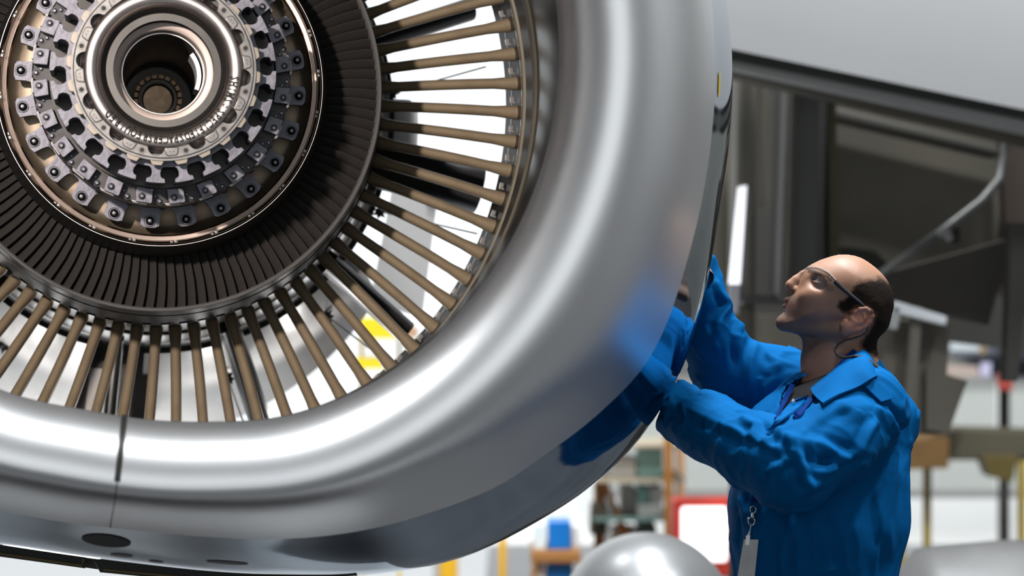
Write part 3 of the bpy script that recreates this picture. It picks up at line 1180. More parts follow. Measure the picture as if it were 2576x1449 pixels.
def poly_sdf(poly, X, Z):
    """signed distance of points to a closed polygon"""
    p = np.array(poly, float)
    d = np.full(X.shape, 1e9)
    inside = np.zeros(X.shape, bool)
    n = len(p)
    for i in range(n):
        a, b = p[i], p[(i + 1) % n]
        e = b - a
        wx, wz = X - a[0], Z - a[1]
        t = np.clip((wx * e[0] + wz * e[1]) / (e @ e), 0, 1)
        d = np.minimum(d, (wx - t * e[0]) ** 2 + (wz - t * e[1]) ** 2)
        c1, c2 = Z >= a[1], Z < b[1]
        cr = e[0] * wz - e[1] * wx
        inside ^= (c1 & c2 & (cr > 0)) | (~c1 & ~c2 & (cr < 0))
    d = np.sqrt(d)
    return np.where(inside, -d, d)


def smooth_poly(pts, n=4):
    """Catmull-Rom through a closed outline"""
    out = []
    m = len(pts)
    for i in range(m):
        p0, p1, p2, p3 = (np.array(pts[(i + j - 1) % m], float) for j in range(4))
        for k in range(n):
            t = k / n
            out.append(0.5 * ((2 * p1) + (-p0 + p2) * t + (2 * p0 - 5 * p1 + 4 * p2 - p3) * t * t + (-p0 + 3 * p1 - 3 * p2 + p3) * t ** 3))
    return out


# --- head
PITCH = math.radians(36)
EAR = (2145.0, 801.0)
fw = np.array([-math.cos(PITCH), 0, math.sin(PITCH)])
upv = np.array([math.sin(PITCH), 0, math.cos(PITCH)])
head_px = [(2033, 671), (2050, 661), (2070, 652), (2098, 643.5), (2122, 640.7), (2155, 645), (2183, 659), (2213, 683), (2232, 707), (2241.6, 730),
           (2246, 761), (2241.6, 789), (2232, 822), (2213, 845), (2190, 869), (2172, 880), (2120, 868), (2060, 852), (1998, 838),
           (1978, 832), (1966, 829), (1958, 821), (1956, 811), (1961, 799), (1969, 788), (1974, 774), (1980, 758), (1990, 741), (2003, 722), (2011, 703), (2019, 687)]
hp = [(P(u, v)[0], P(u, v)[2]) for u, v in head_px]
hp = smooth_poly(hp, 3)
E0 = P(*EAR)
lo, hi = P(1930, 985) - [0, .125, 0], P(2270, 625) + [0, .125, 0]
Hd = Field(lo, hi, 0.0018)
X2, Z2 = np.meshgrid(Hd.X.ravel().astype(float), Hd.Z.ravel().astype(float), indexing='ij')
sd = poly_sdf(hp, X2, Z2)
fx = (X2 - E0[0]) * fw[0] + (Z2 - E0[2]) * fw[2]
uz = (X2 - E0[0]) * upv[0] + (Z2 - E0[2]) * upv[2]
tabW = np.interp(uz, [-.14, -.115, -.09, -.06, -.03, 0.0, .03, .07, .11], [.036, .041, .050, .058, .064, .070, .075, .077, .074])
backW = np.interp(uz, [-.14, -.09, -.05, 0, .05, .1], [.052, .056, .064, .075, .079, .074])
mixb = np.clip((.055 - fx) / .06, 0, 1)
W = tabW * (1 - mixb) + backW * mixb
D = .068
q = np.clip(-sd / D, 0, 1)
w = W * np.sqrt(np.maximum(1 - (1 - q) ** 2, 0))
f2 = np.where(sd[:, None, :] > 0, np.sqrt(np.maximum(sd, 0)[:, None, :] ** 2 + (Hd.Y.astype(float) - YM) ** 2) + 0.0005,
              (np.abs(Hd.Y.astype(float) - YM) - w[:, None, :]) * 0.75)
Hd.f[:] = f2.astype(np.float32)
# neck
Hd.chain([(P(2118, 845), .056), (P(2100, 900), .058), (P(2098, 960), .062), (P(2100, 1010), .068)], .02)
Hd.chain([(P(2150, 870), .042), (P(2150, 930), .050), (P(2140, 1000), .056)], .02)
Hd.chain([(P(2040, 850), .018), (P(2046, 905), .020), (P(2050, 970), .024)], .02)
for sgn in (-1, 1):
    Hd.chain([(P(2150, 838, sgn * .050), .012), (P(2085, 925, sgn * .040), .013), (P(2045, 985, sgn * .018), .011)], .012)
# nose
Hd.chain([(P(2019, 690), .0080), (P(2002, 706), .0092), (P(1990, 717), .0105)], .008)
Hd.ball(P(1991, 719), .0118, .006)
for sgn in (-1, 1):
    Hd.ell(P(2006, 730, sgn * .0115), (.0105, .0075, .0080), .005)
    Hd.ell(P(1996, 734, sgn * .0062), (.0066, .0034, .0042), .0015, 'cut')
    Hd.ball(P(2019, 737, sgn * .0185), .004, .006, 'cut')
Hd.cone(P(1993, 732), P(1988, 739), .0035, .003, .005)
# lips and mouth line
for sgn in (-1, 1):
    Hd.cone(P(1981.5, 756), P(2004, 772, sgn * .023), .0062, .0022, .005)
    Hd.cone(P(1977.5, 771), P(2004, 775, sgn * .022), .0066, .0022, .005)
    Hd.cone(P(1972, 763.5), P(2006, 774.5, sgn * .0245), .0012, .0010, .0025, 'cut')
Hd.cone(P(1968, 783), P(1985, 789, .012), .0045, .003, .006, 'cut')
Hd.cone(P(1968, 783), P(1985, 789, -.012), .0045, .003, .006, 'cut')
Hd.ell(P(1976, 812), (.019, .022, .016), .012)
# cheek bones, jaw, brow, eye sockets and lids
gz = np.array(fw)
for sgn in (-1, 1):
    Hd.ell(P(2050, 745, sgn * .042), (.028, .018, .018), .02)
    Hd.cone(P(2110, 835, sgn * .052), P(2000, 826, sgn * .020), .013, .010, .02)
    Hd.cone(P(2036, 682, sgn * .012), P(2082, 696, sgn * .050), .0085, .006, .012)
    Hd.ell(P(2046, 704, sgn * .0625), (.026, .0205, .0125), .012, 'cut', np.stack([fw, np.array([0, 1, 0]), upv], 1))
    ec = P(2062, 709, sgn * .0430)
    Hd.ball(ec, .0146, .004)
    side = np.array([0, 1, 0])
    R = np.stack([fw, side, upv], 1)
    apex = ec - fw * .0045
    n1 = upv * math.cos(math.radians(17)) - fw * math.sin(math.radians(17))
    n2 = -upv * math.cos(math.radians(17)) - fw * math.sin(math.radians(17))

    def wedge(X, Y, Z, ap=apex, c0=ec, a1=n1, a2=n2):
        d1 = (X - ap[0]) * a1[0] + (Y - ap[1]) * a1[1] + (Z - ap[2]) * a1[2]
        d2 = (X - ap[0]) * a2[0] + (Y - ap[1]) * a2[1] + (Z - ap[2]) * a2[2]
        d3 = np.sqrt((X - c0[0]) ** 2 + (Y - c0[1]) ** 2 + (Z - c0[2]) ** 2) - .0165
        return np.maximum(np.maximum(d1, d2), d3).astype(np.float32)
    Hd.apply(wedge, ec - .02, ec + .02, .001, 'cut')
    Hd.ball(ec, .0116, .0008)
    # lid crease
    Hd.cone(ec + fw * .0118 + upv * .0088 - side * sgn * .006, ec + fw * .0080 + upv * .0075 + side * sgn * .0115, .0008, .0008, .002, 'cut')
    # crow's feet
    for (u0, v0, u1, v1) in ((2078, 716, 2092, 727), (2080, 711, 2096, 717)):
        Hd.cone(P(u0, v0, sgn * .056), P(u1, v1, sgn * .064), .0009, .0007, .003, 'cut')
# nasolabial fold
for sgn in (-1, 1):
    Hd.chain([(P(2022, 742, sgn * .024), .0016), (P(2018, 758, sgn * .031), .0018), (P(2013, 775, sgn * .033), .0012)], .006, 'cut')
# ears
helix = [(2143, 797), (2150, 785), (2163, 777.5), (2179, 776.5), (2191, 784), (2194.5, 796), (2189, 809), (2177, 820), (2160, 828), (2142, 832), (2127, 829), (2119, 817), (2125, 808)]
for sgn in (-1, 1):
    def eary(u, v):
        s = ((u - 2125) * .75 - (v - 820) * .45) / 80.0
        return sgn * (.0735 + .018 * max(0, min(1, s)))
    cen = P(2158, 804, eary(2158, 804) - sgn * .003)
    axu = np.array([.80, 0, .60])
    axu = axu + np.array([0, sgn * .25, 0])
    axu /= np.linalg.norm(axu)
    axv = np.array([.60, 0, -.80])
    axn = np.cross(axu, axv)
    Hd.ell(cen, (.035, .021, .0048), .004, 'add', np.stack([axu, axv, axn], 1))
    hpts = [(P(u, v, eary(u, v)), .0042 if i < 8 else .0058) for i, (u, v) in enumerate(helix)]
    Hd.chain(hpts, .003)
    Hd.ell(P(2136, 820, sgn * .077), (.0125, .0055, .010), .004)
    Hd.chain([(P(2174, 789, eary(2174, 789) + sgn * .002), .0030), (P(2177, 799, eary(2177, 799) + sgn * .002), .0036),
              (P(2168, 811, eary(2168, 811) + sgn * .002), .0036), (P(2152, 818, eary(2152, 818)), .0032)], .003)
    Hd.ell(P(2152, 802, eary(2152, 802) + sgn * .006), (.010, .0075, .009), .003, 'cut')
    Hd.cone(P(2182, 790, eary(2182, 790) + sgn * .004), P(2184, 804, eary(2184, 804) + sgn * .004), .0026, .0026, .002, 'cut')
    Hd.ball(P(2141, 801, sgn * .0765), .0052, .004)
    Hd.cone(P(2150, 806, sgn * .0755), P(2125, 835, sgn * .068), .010, .010, .01)
Vh, Qh = Hd.mesh()
Vh = smooth_verts(Vh, Qh, 3)
u_, v_ = to_px(Vh)
wm_ = (np.clip((690 - v_) / 20, 0, 1) * np.clip((u_ - 2040) / 20, 0, 1))[:, None]
Vh = Vh * (1 - wm_) + smooth_verts(Vh, Qh, 14) * wm_


def sstep(a, b, x):
    t = np.clip((x - a) / (b - a), 0, 1)
    return t * t * (3 - 2 * t)


skin = np.array([.335, .178, .115])
C = np.tile(skin, (len(Vh), 1))
nz = np.array([noise.noise(Vector(p) * 45) + 0.5 * noise.noise(Vector(p) * 160) for p in Vh])


def tint(mask, c, amt):
    global C
    a = (np.clip(mask, 0, 1) * amt)[:, None]
    C = C * (1 - a) + np.array(c) * a


hair_px = [(2105, 773), (2113, 757), (2128, 748), (2147, 722), (2168, 708), (2192, 700), (2214, 697), (2236, 709), (2275, 700), (2290, 800), (2230, 900), (2172, 897),
           (2163, 872), (2172, 846), (2196, 815), (2199, 793), (2190, 774), (2172, 770), (2150, 775), (2136, 790), (2122, 786)]
sh = poly_sdf(hair_px, u_, v_)
hair_m = sstep(9, -9, sh + nz * 7)
hair_soft = sstep(34, -6, sh + nz * 6) * sstep(800, 760, v_)
beard_shade_px = [(2122, 786), (2136, 800), (2118, 818), (2126, 872), (2060, 892), (2012, 905), (1985, 855), (1940, 832), (1940, 780), (1968, 745), (1990, 738), (2015, 746), (2028, 775), (2070, 800), (2104, 784)]
sb = poly_sdf(beard_shade_px, u_, v_)
def pl_dist(pts):
    d_ = np.full(len(u_), 1e9)
    for (a0, a1), (b0, b1) in zip(pts[:-1], pts[1:]):
        t_ = np.clip(((u_ - a0) * (b0 - a0) + (v_ - a1) * (b1 - a1)) / ((b0 - a0) ** 2 + (b1 - a1) ** 2), 0, 1)
        d_ = np.minimum(d_, np.hypot(u_ - a0 - t_ * (b0 - a0), v_ - a1 - t_ * (b1 - a1)) + 4.5 * np.clip((u_ - 1978) / 26, 0, 1))
    return d_


mouth = sstep(7.0, 4.5, np.minimum(pl_dist([(1974, 755), (1990, 762), (2004, 772)]), pl_dist([(1972, 770), (1990, 772), (2003, 775)])))
tint(np.clip(.5 + nz, 0, 1), (.28, .14, .085), .35)
tint(sstep(20, -14, np.hypot(u_ - 1990, v_ - 724)), (.36, .15, .10), .5)
tint(sstep(60, 10, np.hypot(u_ - 2160, v_ - 805)), (.50, .20, .13), .7)  # ear reddened, and lightened to paint in the light on it
tint(sstep(16, -26, sb + nz * 3), (.085, .064, .054), .66)  # beard stubble, made darker to paint in shade on chin and neck
tint(mouth, (.20, .078, .066), .6)
tint(hair_soft, (.20, .12, .08), .45)
tint(hair_m, (.007, .005, .004), .98)
bx = [(2036, 682), (2046, 683), (2056, 686), (2068, 691), (2080, 697), (2090, 705)]
bd = np.full(len(u_), 1e9)
for (a0, a1), (b0, b1) in zip(bx[:-1], bx[1:]):
    t_ = np.clip(((u_ - a0) * (b0 - a0) + (v_ - a1) * (b1 - a1)) / ((b0 - a0) ** 2 + (b1 - a1) ** 2), 0, 1)
    bd = np.minimum(bd, np.hypot(u_ - a0 - t_ * (b0 - a0), v_ - a1 - t_ * (b1 - a1)))
tint(sstep(7.5, 3.0, bd + nz * 3), (.03, .02, .016), .8)
M_skin = mat('skin', (.5, .285, .185), 0, 0.48, attr='tint', sss=0.12, bump=0.05, bump_scale=420, spec=0.4)


# --- hands: generic right-angled hand built in its own frame, fingers along +x, palm facing -z, thumb towards +y
def hand_mesh(origin, xdir, ndir, mirror, curl=0.35, spread=0.16):
    xd = np.array(xdir, float)
    xd /= np.linalg.norm(xd)
    nd = np.array(ndir, float)
    nd -= xd * (nd @ xd)
    nd /= np.linalg.norm(nd)
    yd = np.cross(nd, xd) * (-1 if mirror else 1)
    Hn = Field((-.09, -.075, -.08), (.215, .10, .05), .0026)
    Hn.cone((-.085, 0, 0), (0, 0, 0), .027, .026, .01)
    Hn.ell((.0, 0, 0), (.035, .030, .020), .015)
    for yy in (-.030, -.010, .010, .029):
        Hn.cone((.005, yy * .7, 0), (.082, yy, 0), .0155, .0125, .014)
    for yy, L, cr, sp in ((.029, (.040, .025, .020), curl * .9, spread * .6), (.0095, (.045, .028, .021), curl, spread * .1), (-.0105, (.042, .026, .020), curl * 1.1, -spread * .4), (-.030, (.033, .020, .018), curl * 1.2, -spread)):
        p = np.array([.084, yy, 0])
        ang = .12
        rr = .0098 if yy > -.02 else .0085
        for j, l in enumerate(L):
            dirv = np.array([math.cos(ang) * math.cos(sp), math.sin(sp) * math.cos(ang), -math.sin(ang)])
            qn = p + dirv * l
            Hn.cone(p, qn, rr, rr * .93, .004)
            p, rr, ang = qn, rr * .93, ang + cr
    t0, t1, t2, t3 = (.012, .024, -.006), (.045, .056, -.016), (.076, .068, -.024), (.100, .070, -.030)
    Hn.chain([(np.array(t0), .0165), (np.array(t1), .0125), (np.array(t2), .0110), (np.array(t3), .0088)], .008)
    V, Q = Hn.mesh()
    V = smooth_verts(V, Q, 2)
    W_ = origin + V[:, :1] * xd + V[:, 1:2] * yd + V[:, 2:] * nd
    return W_, (Q[:, ::-1] if mirror else Q)


lh = hand_mesh(P(1682, 988, .02), P(1616, 905, .20) - P(1682, 988, .02), np.array([.86, .25, -.45]), False, .16)
rh = hand_mesh(P(1736, 642, .12), P(1702, 572, .20) - P(1736, 642, .12), np.array([.90, .2, -.35]), True, .20)

# --- trunk and limbs under the clothes, kept inside them
Bd = Field((at(1600, 600, YM)[0] - .1, YM - .45, 0.02), (at(2330, 600, YM)[0] + .1, YM + .42, 1.52), .011)
TORSO = [((2112, 1045, .0), .100), ((2082, 1150, -.01), .150), ((2060, 1300, -.01), .168), ((2052, 1460, 0), .148), ((2055, 1620, 0), .15)]
SH_L, EL_L, WR_L = (2180, 1018, -.17), (1975, 1176, -.33), (1694, 1008, -.05)
SH_R, EL_R, WR_R = (2068, 995, .17), (1820, 918, .17), (1735, 660, .10)
FOOT_L, FOOT_R = np.array([P(2040, 1400)[0], YM - .14, .07]), np.array([P(2080, 1400)[0], YM + .14, .07])
KN_L, KN_R = np.array([P(2030, 1400)[0], YM - .12, .52]), np.array([P(2065, 1400)[0], YM + .12, .52])


def limbs(Fd, g, k=.04):
    Fd.chain([(P(*c), r + g) for c, r in TORSO], .04)
    Fd.cone(P(*SH_L), P(2125, 1030, -.06), .062 + g, .072 + g, .04)
    Fd.cone(P(*SH_R), P(2110, 1020, .06), .062 + g, .072 + g, .04)
    for hipy, kn, ft in ((-.09, KN_L, FOOT_L), (.09, KN_R, FOOT_R)):
        hp_ = np.array([P(2055, 1620)[0], YM + hipy, .88])
        Fd.chain([(hp_, .105 + g), (kn, .072 + g), (ft + [0.02, 0, .06], .055 + g)], .05)


limbs(Bd, -.02)
Bd.chain([(P(*SH_L), .058), (P(*EL_L), .043), (P(*WR_L), .028)], .02)
Bd.chain([(P(*SH_R), .058), (P(*EL_R), .043), (P(*WR_R), .028)], .02)
Bd.cone(P(2105, 1000), P(2105, 1060), .05, .09, .04)
Vb, Qb = Bd.mesh()
cols = [C]
Vs, Qs, n0 = [Vh], [Qh], len(Vh)
for V, Q in ((Vb, Qb), lh, rh):
    Vs.append(V)
    Qs.append(Q + n0)
    n0 += len(V)
    cols.append(np.tile(skin * [.95, .92, .9], (len(V), 1)))
me = np_mesh('body', np.concatenate(Vs), np.concatenate(Qs), M_skin, np.concatenate(cols))
MAN0 = Vector((P(2060, 1400)[0], YM, 0))
man = empty('person', 'man in bright blue coverall and clear safety glasses reaching up to the engine cowl', 'person', MAN0)


def man_link(name, data, parent=None):
    """data is in world coordinates; hang it on the person"""
    o = link(name, data, parent or man)
    if parent is None or parent is man:
        o.location = -MAN0
    return o


body = man_link('body', me)
# eyes
M_eye = mat('eye', (.5, .5, .5), 0, 0.12, attr='tint')
for sgn in (-1, 1):
    c = P(2062, 709, sgn * .0430)
    rows, seg = 16, 24
    V, Fc, cc = [], [], []
    for i in range(rows + 1):
        th = PI * i / rows
        for k in range(seg):
            ph = 2 * PI * k / seg
            dvec = fw * math.cos(th) + (upv * math.cos(ph) + np.array([0, 1, 0]) * math.sin(ph)) * math.sin(th)
            V.append(c + dvec * (.0121 + (.0006 if th < .42 else 0)))
            cc.append((.004, .004, .004) if th < .2 else ((.05, .025, .012) if th < .6 else (.40, .35, .32)))
    for i in range(rows):
        for k in range(seg):
            Fc.append((i * seg + k, i * seg + (k + 1) % seg, (i + 1) * seg + (k + 1) % seg, (i + 1) * seg + k))
    man_link('eye', np_mesh('eye', np.array(V), np.array(Fc), M_eye, np.array(cc)))
# cropped hair: a thin shell grown from the scalp where the hair is
Nh = vert_normals(Vh, Qh)
sel = hair_m > .3
qs = sel[Qh].all(1)
Qhair = Qh[qs]
used = np.unique(Qhair)
remap = -np.ones(len(Vh), int)
remap[used] = np.arange(len(used))
edge_fade = np.clip((hair_m[used] - .35) / .65, 0, 1)
Vhair = Vh[used] + Nh[used] * (.0001 + .0018 * edge_fade * (0.75 + .5 * nz[used]))[:, None]
M_hair = mat('cropped_dark_hair', (.016, .011, .008), 0, 0.8, var=0.6, var_scale=500, bump=0.3, bump_scale=700, spec=.12, attr='tint')
man_link('hair', np_mesh('hair', Vhair, remap[Qhair], M_hair, C[used]))

# --- coverall
Jk = Field((at(1600, 600, YM)[0] - .06, YM - .50, 0.06), (at(2330, 600, YM)[0] + .06, YM + .36, 1.80), .0056)
limbs(Jk, .016)
Jk.chain([(P(2188, 1030, -.15), .078), (P(2100, 1100, -.26), .088), (P(1985, 1174, -.32), .086), (P(1900, 1137, -.26), .077), (P(1780, 1075, -.15), .066), (P(1645, 1002, -.02), .057)], .025)
Jk.chain([(P(2068, 992, .17), .078), (P(1950, 962, .18), .078), (P(1822, 915, .17), .072), (P(1793, 855, .14), .064), (P(1765, 745, .12), .054), (P(1736, 640, .12), .050)], .025)
Jk.cone(P(2165, 1000, -.09), P(2130, 955, -.02), .048, .050, .03)
Jk.cone(P(2095, 985, .10), P(2110, 955, .05), .045, .045, .03)
Jk.cone(P(2175, 965, 0), P(2222, 1055, 0), .052, .075, .04)
Jk.cone(P(2030, 1030, -.02), P(1965, 1120, -.03), .060, .09, .05)
# cuffs, hems, neck opening
Jk.chain([(P(2105, 905), .072), (P(2103, 955, -.01), .072), (P(2085, 978, -.02), .064)], .008, 'cut')
VEE = [(1998, 966), (2030, 950), (2088, 922), (2120, 912), (2088, 950), (2048, 990), (2012, 1012), (1986, 1028), (1962, 1043), (1967, 1012), (1978, 985)]
vee = smooth_poly([(P(u, v, -.09)[0], P(u, v, -.09)[2]) for u, v in VEE], 2)


def vee_cut(X, Y, Z):
    xs, zs = np.meshgrid(X.ravel().astype(float), Z.ravel().astype(float), indexing='ij')
    d2 = poly_sdf(vee, xs, zs)[:, None, :]
    return np.maximum(d2, Y - (YM - .005)).astype(np.float32)


Jk.apply(vee_cut, P(1940, 1065, -.3), P(2140, 895, .0), .004, 'cut')


def cut_sleeve(Fd, p, n, rad):
    """trim a sleeve square at the cuff, only within rad of p"""
    p, n = np.array(p, float), np.array(n, float)
    n /= np.linalg.norm(n)

    def fn(X, Y, Z):
        a = (X - p[0]) * n[0] + (Y - p[1]) * n[1] + (Z - p[2]) * n[2]
        dd = np.sqrt((X - p[0]) ** 2 + (Y - p[1]) ** 2 + (Z - p[2]) ** 2)
        return np.maximum(-a, dd - rad)
    Fd.apply(fn, p - rad - .01, p + rad + .01, .003, 'cut')


cut_sleeve(Jk, P(1680, 1019, -.05), P(1650, 1002) - P(1700, 1030) + np.array([-.005, .012, .0]), .13)
cut_sleeve(Jk, P(1739, 655, .12), P(1736, 640, .12) - P(1765, 745, .12), .12)
# hollow the cuffs
Jk.cone(P(1690, 1023, -.06), P(1630, 996, -.02), .049, .050, .003, 'cut')
Vj, Qj = Jk.mesh()
Vj = smooth_verts(Vj, Qj, 2)
Nj = vert_normals(Vj, Qj)
uj, vj = to_px(Vj)


def seg_dist(pts, u, v):
    best = np.full(len(u), 1e9)
    side = np.zeros(len(u))
    along = np.zeros(len(u))
    m = len(pts) - 1
    for i in range(m):
        a, b = np.array(pts[i], float), np.array(pts[i + 1], float)
        e = b - a
        L = np.linalg.norm(e)
        t = np.clip(((u - a[0]) * e[0] + (v - a[1]) * e[1]) / (L * L), 0, 1)
        dx, dv = u - a[0] - t * e[0], v - a[1] - t * e[1]
        d = np.hypot(dx, dv)
        better = d < best
        best = np.where(better, d, best)
        side = np.where(better, np.sign(e[0] * (v - a[1]) - e[1] * (u - a[0])), side)
        along = np.where(better, (i + t) / m, along)
    return best, side, along


# folds of the cloth: pixel polyline, height in metres, half width in pixels, part of the sleeve they run on (depth range)
FOLDS = [
    ([(1988, 1092), (2003, 1120), (2016, 1160), (2022, 1200), (2042, 1226)], .013, 15, -1),
    ([(1976, 1085), (1985, 1118), (1992, 1148)], .011, 12, -1),
    ([(2010, 1105), (2060, 1118), (2105, 1142), (2148, 1158)], .011, 17, -1),
    ([(2150, 1158), (2176, 1112), (2208, 1050)], .009, 15, -1),
    ([(2020, 1150), (2060, 1165), (2110, 1160)], -.009, 15, -1),
    ([(2020, 1240), (2075, 1195), (2140, 1150)], .010, 18, -1),
    ([(2045, 1215), (2110, 1180), (2170, 1150)], -.008, 14, -1),
    ([(1930, 1195), (1965, 1165), (1990, 1150)], .009, 14, -1),
    ([(1700, 1015), (1790, 1058), (1880, 1098), (1975, 1148)], .008, 16, -1),
    ([(1690, 990), (1770, 1025), (1850, 1062), (1930, 1078)], .006, 16, -1),
    ([(1860, 1045), (1900, 1075), (1890, 1110)], .008, 15, -1),
    ([(1905, 1060), (1945, 1095), (1950, 1125)], -.007, 13, -1),
    ([(1870, 1100), (1930, 1130), (1985, 1170)], -.006, 14, -1),
    ([(1985, 1115), (2050, 1060), (2110, 1030), (2200, 1025)], .007, 22, -1),
    ([(2040, 1085), (2100, 1045), (2160, 1030)], -.006, 16, -1),
    ([(2200, 1020), (2235, 1045), (2262, 1100)], .008, 14, 0),
    ([(2246, 1010), (2262, 1060), (2270, 1120), (2262, 1200)], -.010, 11, 0),
    ([(2240, 1100), (2222, 1180), (2200, 1260)], .007, 15, 0),
    ([(2262, 1120), (2248, 1210), (2235, 1300), (2240, 1400)], .007, 14, 0),
    ([(2200, 1200), (2195, 1300), (2215, 1400)], -.006, 18, 0),
    ([(2060, 1290), (2100, 1340), (2110, 1440)], -.007, 16, 0),
    ([(2150, 1300), (2160, 1380), (2150, 1449)], .006, 20, 0),
    ([(1990, 1300), (2010, 1370), (2005, 1449)], .006, 18, 0),
    ([(1860, 1240), (1875, 1290), (1872, 1330)], .006, 12, 0),
    ([(1848, 1250), (1858, 1330), (1862, 1420)], -.005, 10, 0),
    ([(1838, 765), (1812, 800), (1800, 850)], .009, 12, 1),
    ([(1800, 700), (1812, 735), (1835, 765)], .008, 12, 1),
    ([(1850, 790), (1842, 850), (1850, 930)], -.008, 13, 1),
    ([(1905, 855), (1890, 910), (1878, 985)], .008, 14, 1),
    ([(1935, 885), (1925, 940), (1905, 1010)], -.008, 12, 1),
    ([(1962, 905), (1955, 940), (1930, 985)], .008, 12, 1),
    ([(2010, 935), (1975, 945), (1945, 965)], .007, 10, 1),
    ([(2015, 955), (1985, 960), (1960, 985)], -.006, 9, 1),
    ([(1860, 815), (1900, 835), (1930, 850)], .006, 12, 1),
    ([(1990, 1060), (1960, 1085), (1930, 1110)], .006, 10, 0),
    ([(2010, 1005), (1990, 1040), (1950, 1075)], .007, 9, 0),
]
dep = Vj[:, 1] - YM
disp = np.zeros(len(Vj))
facing = np.clip((-Nj[:, 1] + .35) / .8, 0, 1)
for pts, hgt, wd, zone in FOLDS:
    d, side, al = seg_dist(pts, uj, vj)
    sel_z = (dep < -.0) if zone == -1 else ((dep > .06) if zone == 1 else np.ones(len(dep), bool))
    x = d / wd
    x = x * 1.25
    prof = 1.0 / (1 + 1.6 * x * x + .8 * x ** 4) - .38 * np.exp(-((x - 1.9) / .7) ** 2)
    taper = np.clip(np.minimum(al, 1 - al) * 5 + .15, 0, 1)
    disp += np.where(sel_z, hgt * 1.05 * prof * taper * facing, 0)
def crease(p, d1, fa, fb, seed):
    """ridged noise drawn out along d1"""
    q = Vector(p)
    a = q.dot(d1)
    r = q - d1 * a
    n_ = noise.noise(r * fb + d1 * (a * fa) + Vector((seed, seed * 1.7, 0)))
    return (1 - min(1, abs(n_) * 2.6)) ** 2


D1, D2, D3 = Vector((.72, .1, .68)).normalized(), Vector((.80, .1, -.58)).normalized(), Vector((.08, .1, 1)).normalized()
lowz = np.array([noise.noise(Vector((p[0] * 9 + p[2] * 5, p[1] * 9, p[2] * 7 - p[0] * 6))) for p in Vj])
c1 = np.array([crease(p, D1, 6, 22, 1.3) for p in Vj])
c2 = np.array([crease(p, D2, 6, 20, 5.1) for p in Vj])
c3 = np.array([crease(p, D3, 4, 16, 9.7) for p in Vj])
upper = np.clip((Vj[:, 2] - 1.22) / .12, 0, 1)
disp += lowz * .0045 + upper * (np.where(lowz > 0, c1, c2) - .3) * .0048 + (1 - upper) * (c3 - .3) * .0065
disp *= np.clip((np.hypot(uj - 2015, vj - 995) - 50) / 60, 0, 1)
Vj = Vj + Nj * disp[:, None]
M_cov = mat('blue_cotton', (.0014, .088, .268), 0, 0.8, var=0.10, var_scale=14, bump=0.12, bump_scale=900, spec=0.04)
Vsm = smooth_verts(Vj, Qj, 7)
wm = np.clip(1.4 - np.hypot(uj - 2020, vj - 985) / 95, 0, 1)[:, None]
Vj = Vj * (1 - wm) + Vsm * wm
cov = man_link('coverall', np_mesh('coverall', Vj, Qj, M_cov))

# --- black shirt in the open neck
Sh = Field(P(1900, 1130) - [0, .2, 0], P(2230, 880) + [0, .2, 0], .005)
G_ = -.011
limbs(Sh, .016 + G_)
Sh.cone(P(2165, 1000, -.09), P(2130, 955, -.02), .048 + G_, .050 + G_, .03)
Sh.cone(P(2095, 985, .10), P(2110, 955, .05), .045 + G_, .045 + G_, .03)
Sh.cone(P(2030, 1030, -.02), P(1965, 1120, -.03), .060 + G_, .09 + G_, .05)
Sh.chain([(P(2104, 940), .0665), (P(2100, 985), .072)], .015)
Sh.cone(P(2060, 960), P(2030, 1010, -.02), .036, .045, .03)
Sh.half(P(2095, 928), np.array([-.40, 0, .94]), .003)
Vs_, Qs_ = Sh.mesh()
M_black_shirt = mat('black_jersey', (.008, .008, .009), 0, .85, var=.2, var_scale=60)
Vsh = smooth_verts(Vs_, Qs_, 2)
man_link('shirt', np_mesh('shirt', Vsh, Qs_, M_black_shirt))


from mathutils.bvhtree import BVHTree


def bvh_of(V, Q):
    return BVHTree.FromPolygons([tuple(p) for p in V], [tuple(int(i) for i in q) for q in Q])


TREES = [bvh_of(Vj, Qj), bvh_of(Vsh, Qs_), bvh_of(Vh, Qh)]


def S(u, v, off=.006, which=(0, 1), fallback=0.0):
    """the point of the clothes (0), shirt (1) or head (2) under pixel (u, v), lifted off by off metres"""
    o_ = Vector((0, 0, H))
    d_ = (at(u, v, YM) - o_).normalized()
    best = None
    for w_ in which:
        h_ = TREES[w_].ray_cast(o_, d_)
        if h_[0] is not None and (best is None or h_[3] < best[0]):
            best = (h_[3], h_[0], h_[1])
    if best is None:
        return P(u, v, fallback)
    n_ = best[2] if best[2].dot(d_) < 0 else -best[2]
    return np.array(best[1] + (n_ * .6 - d_ * .4).normalized() * off)


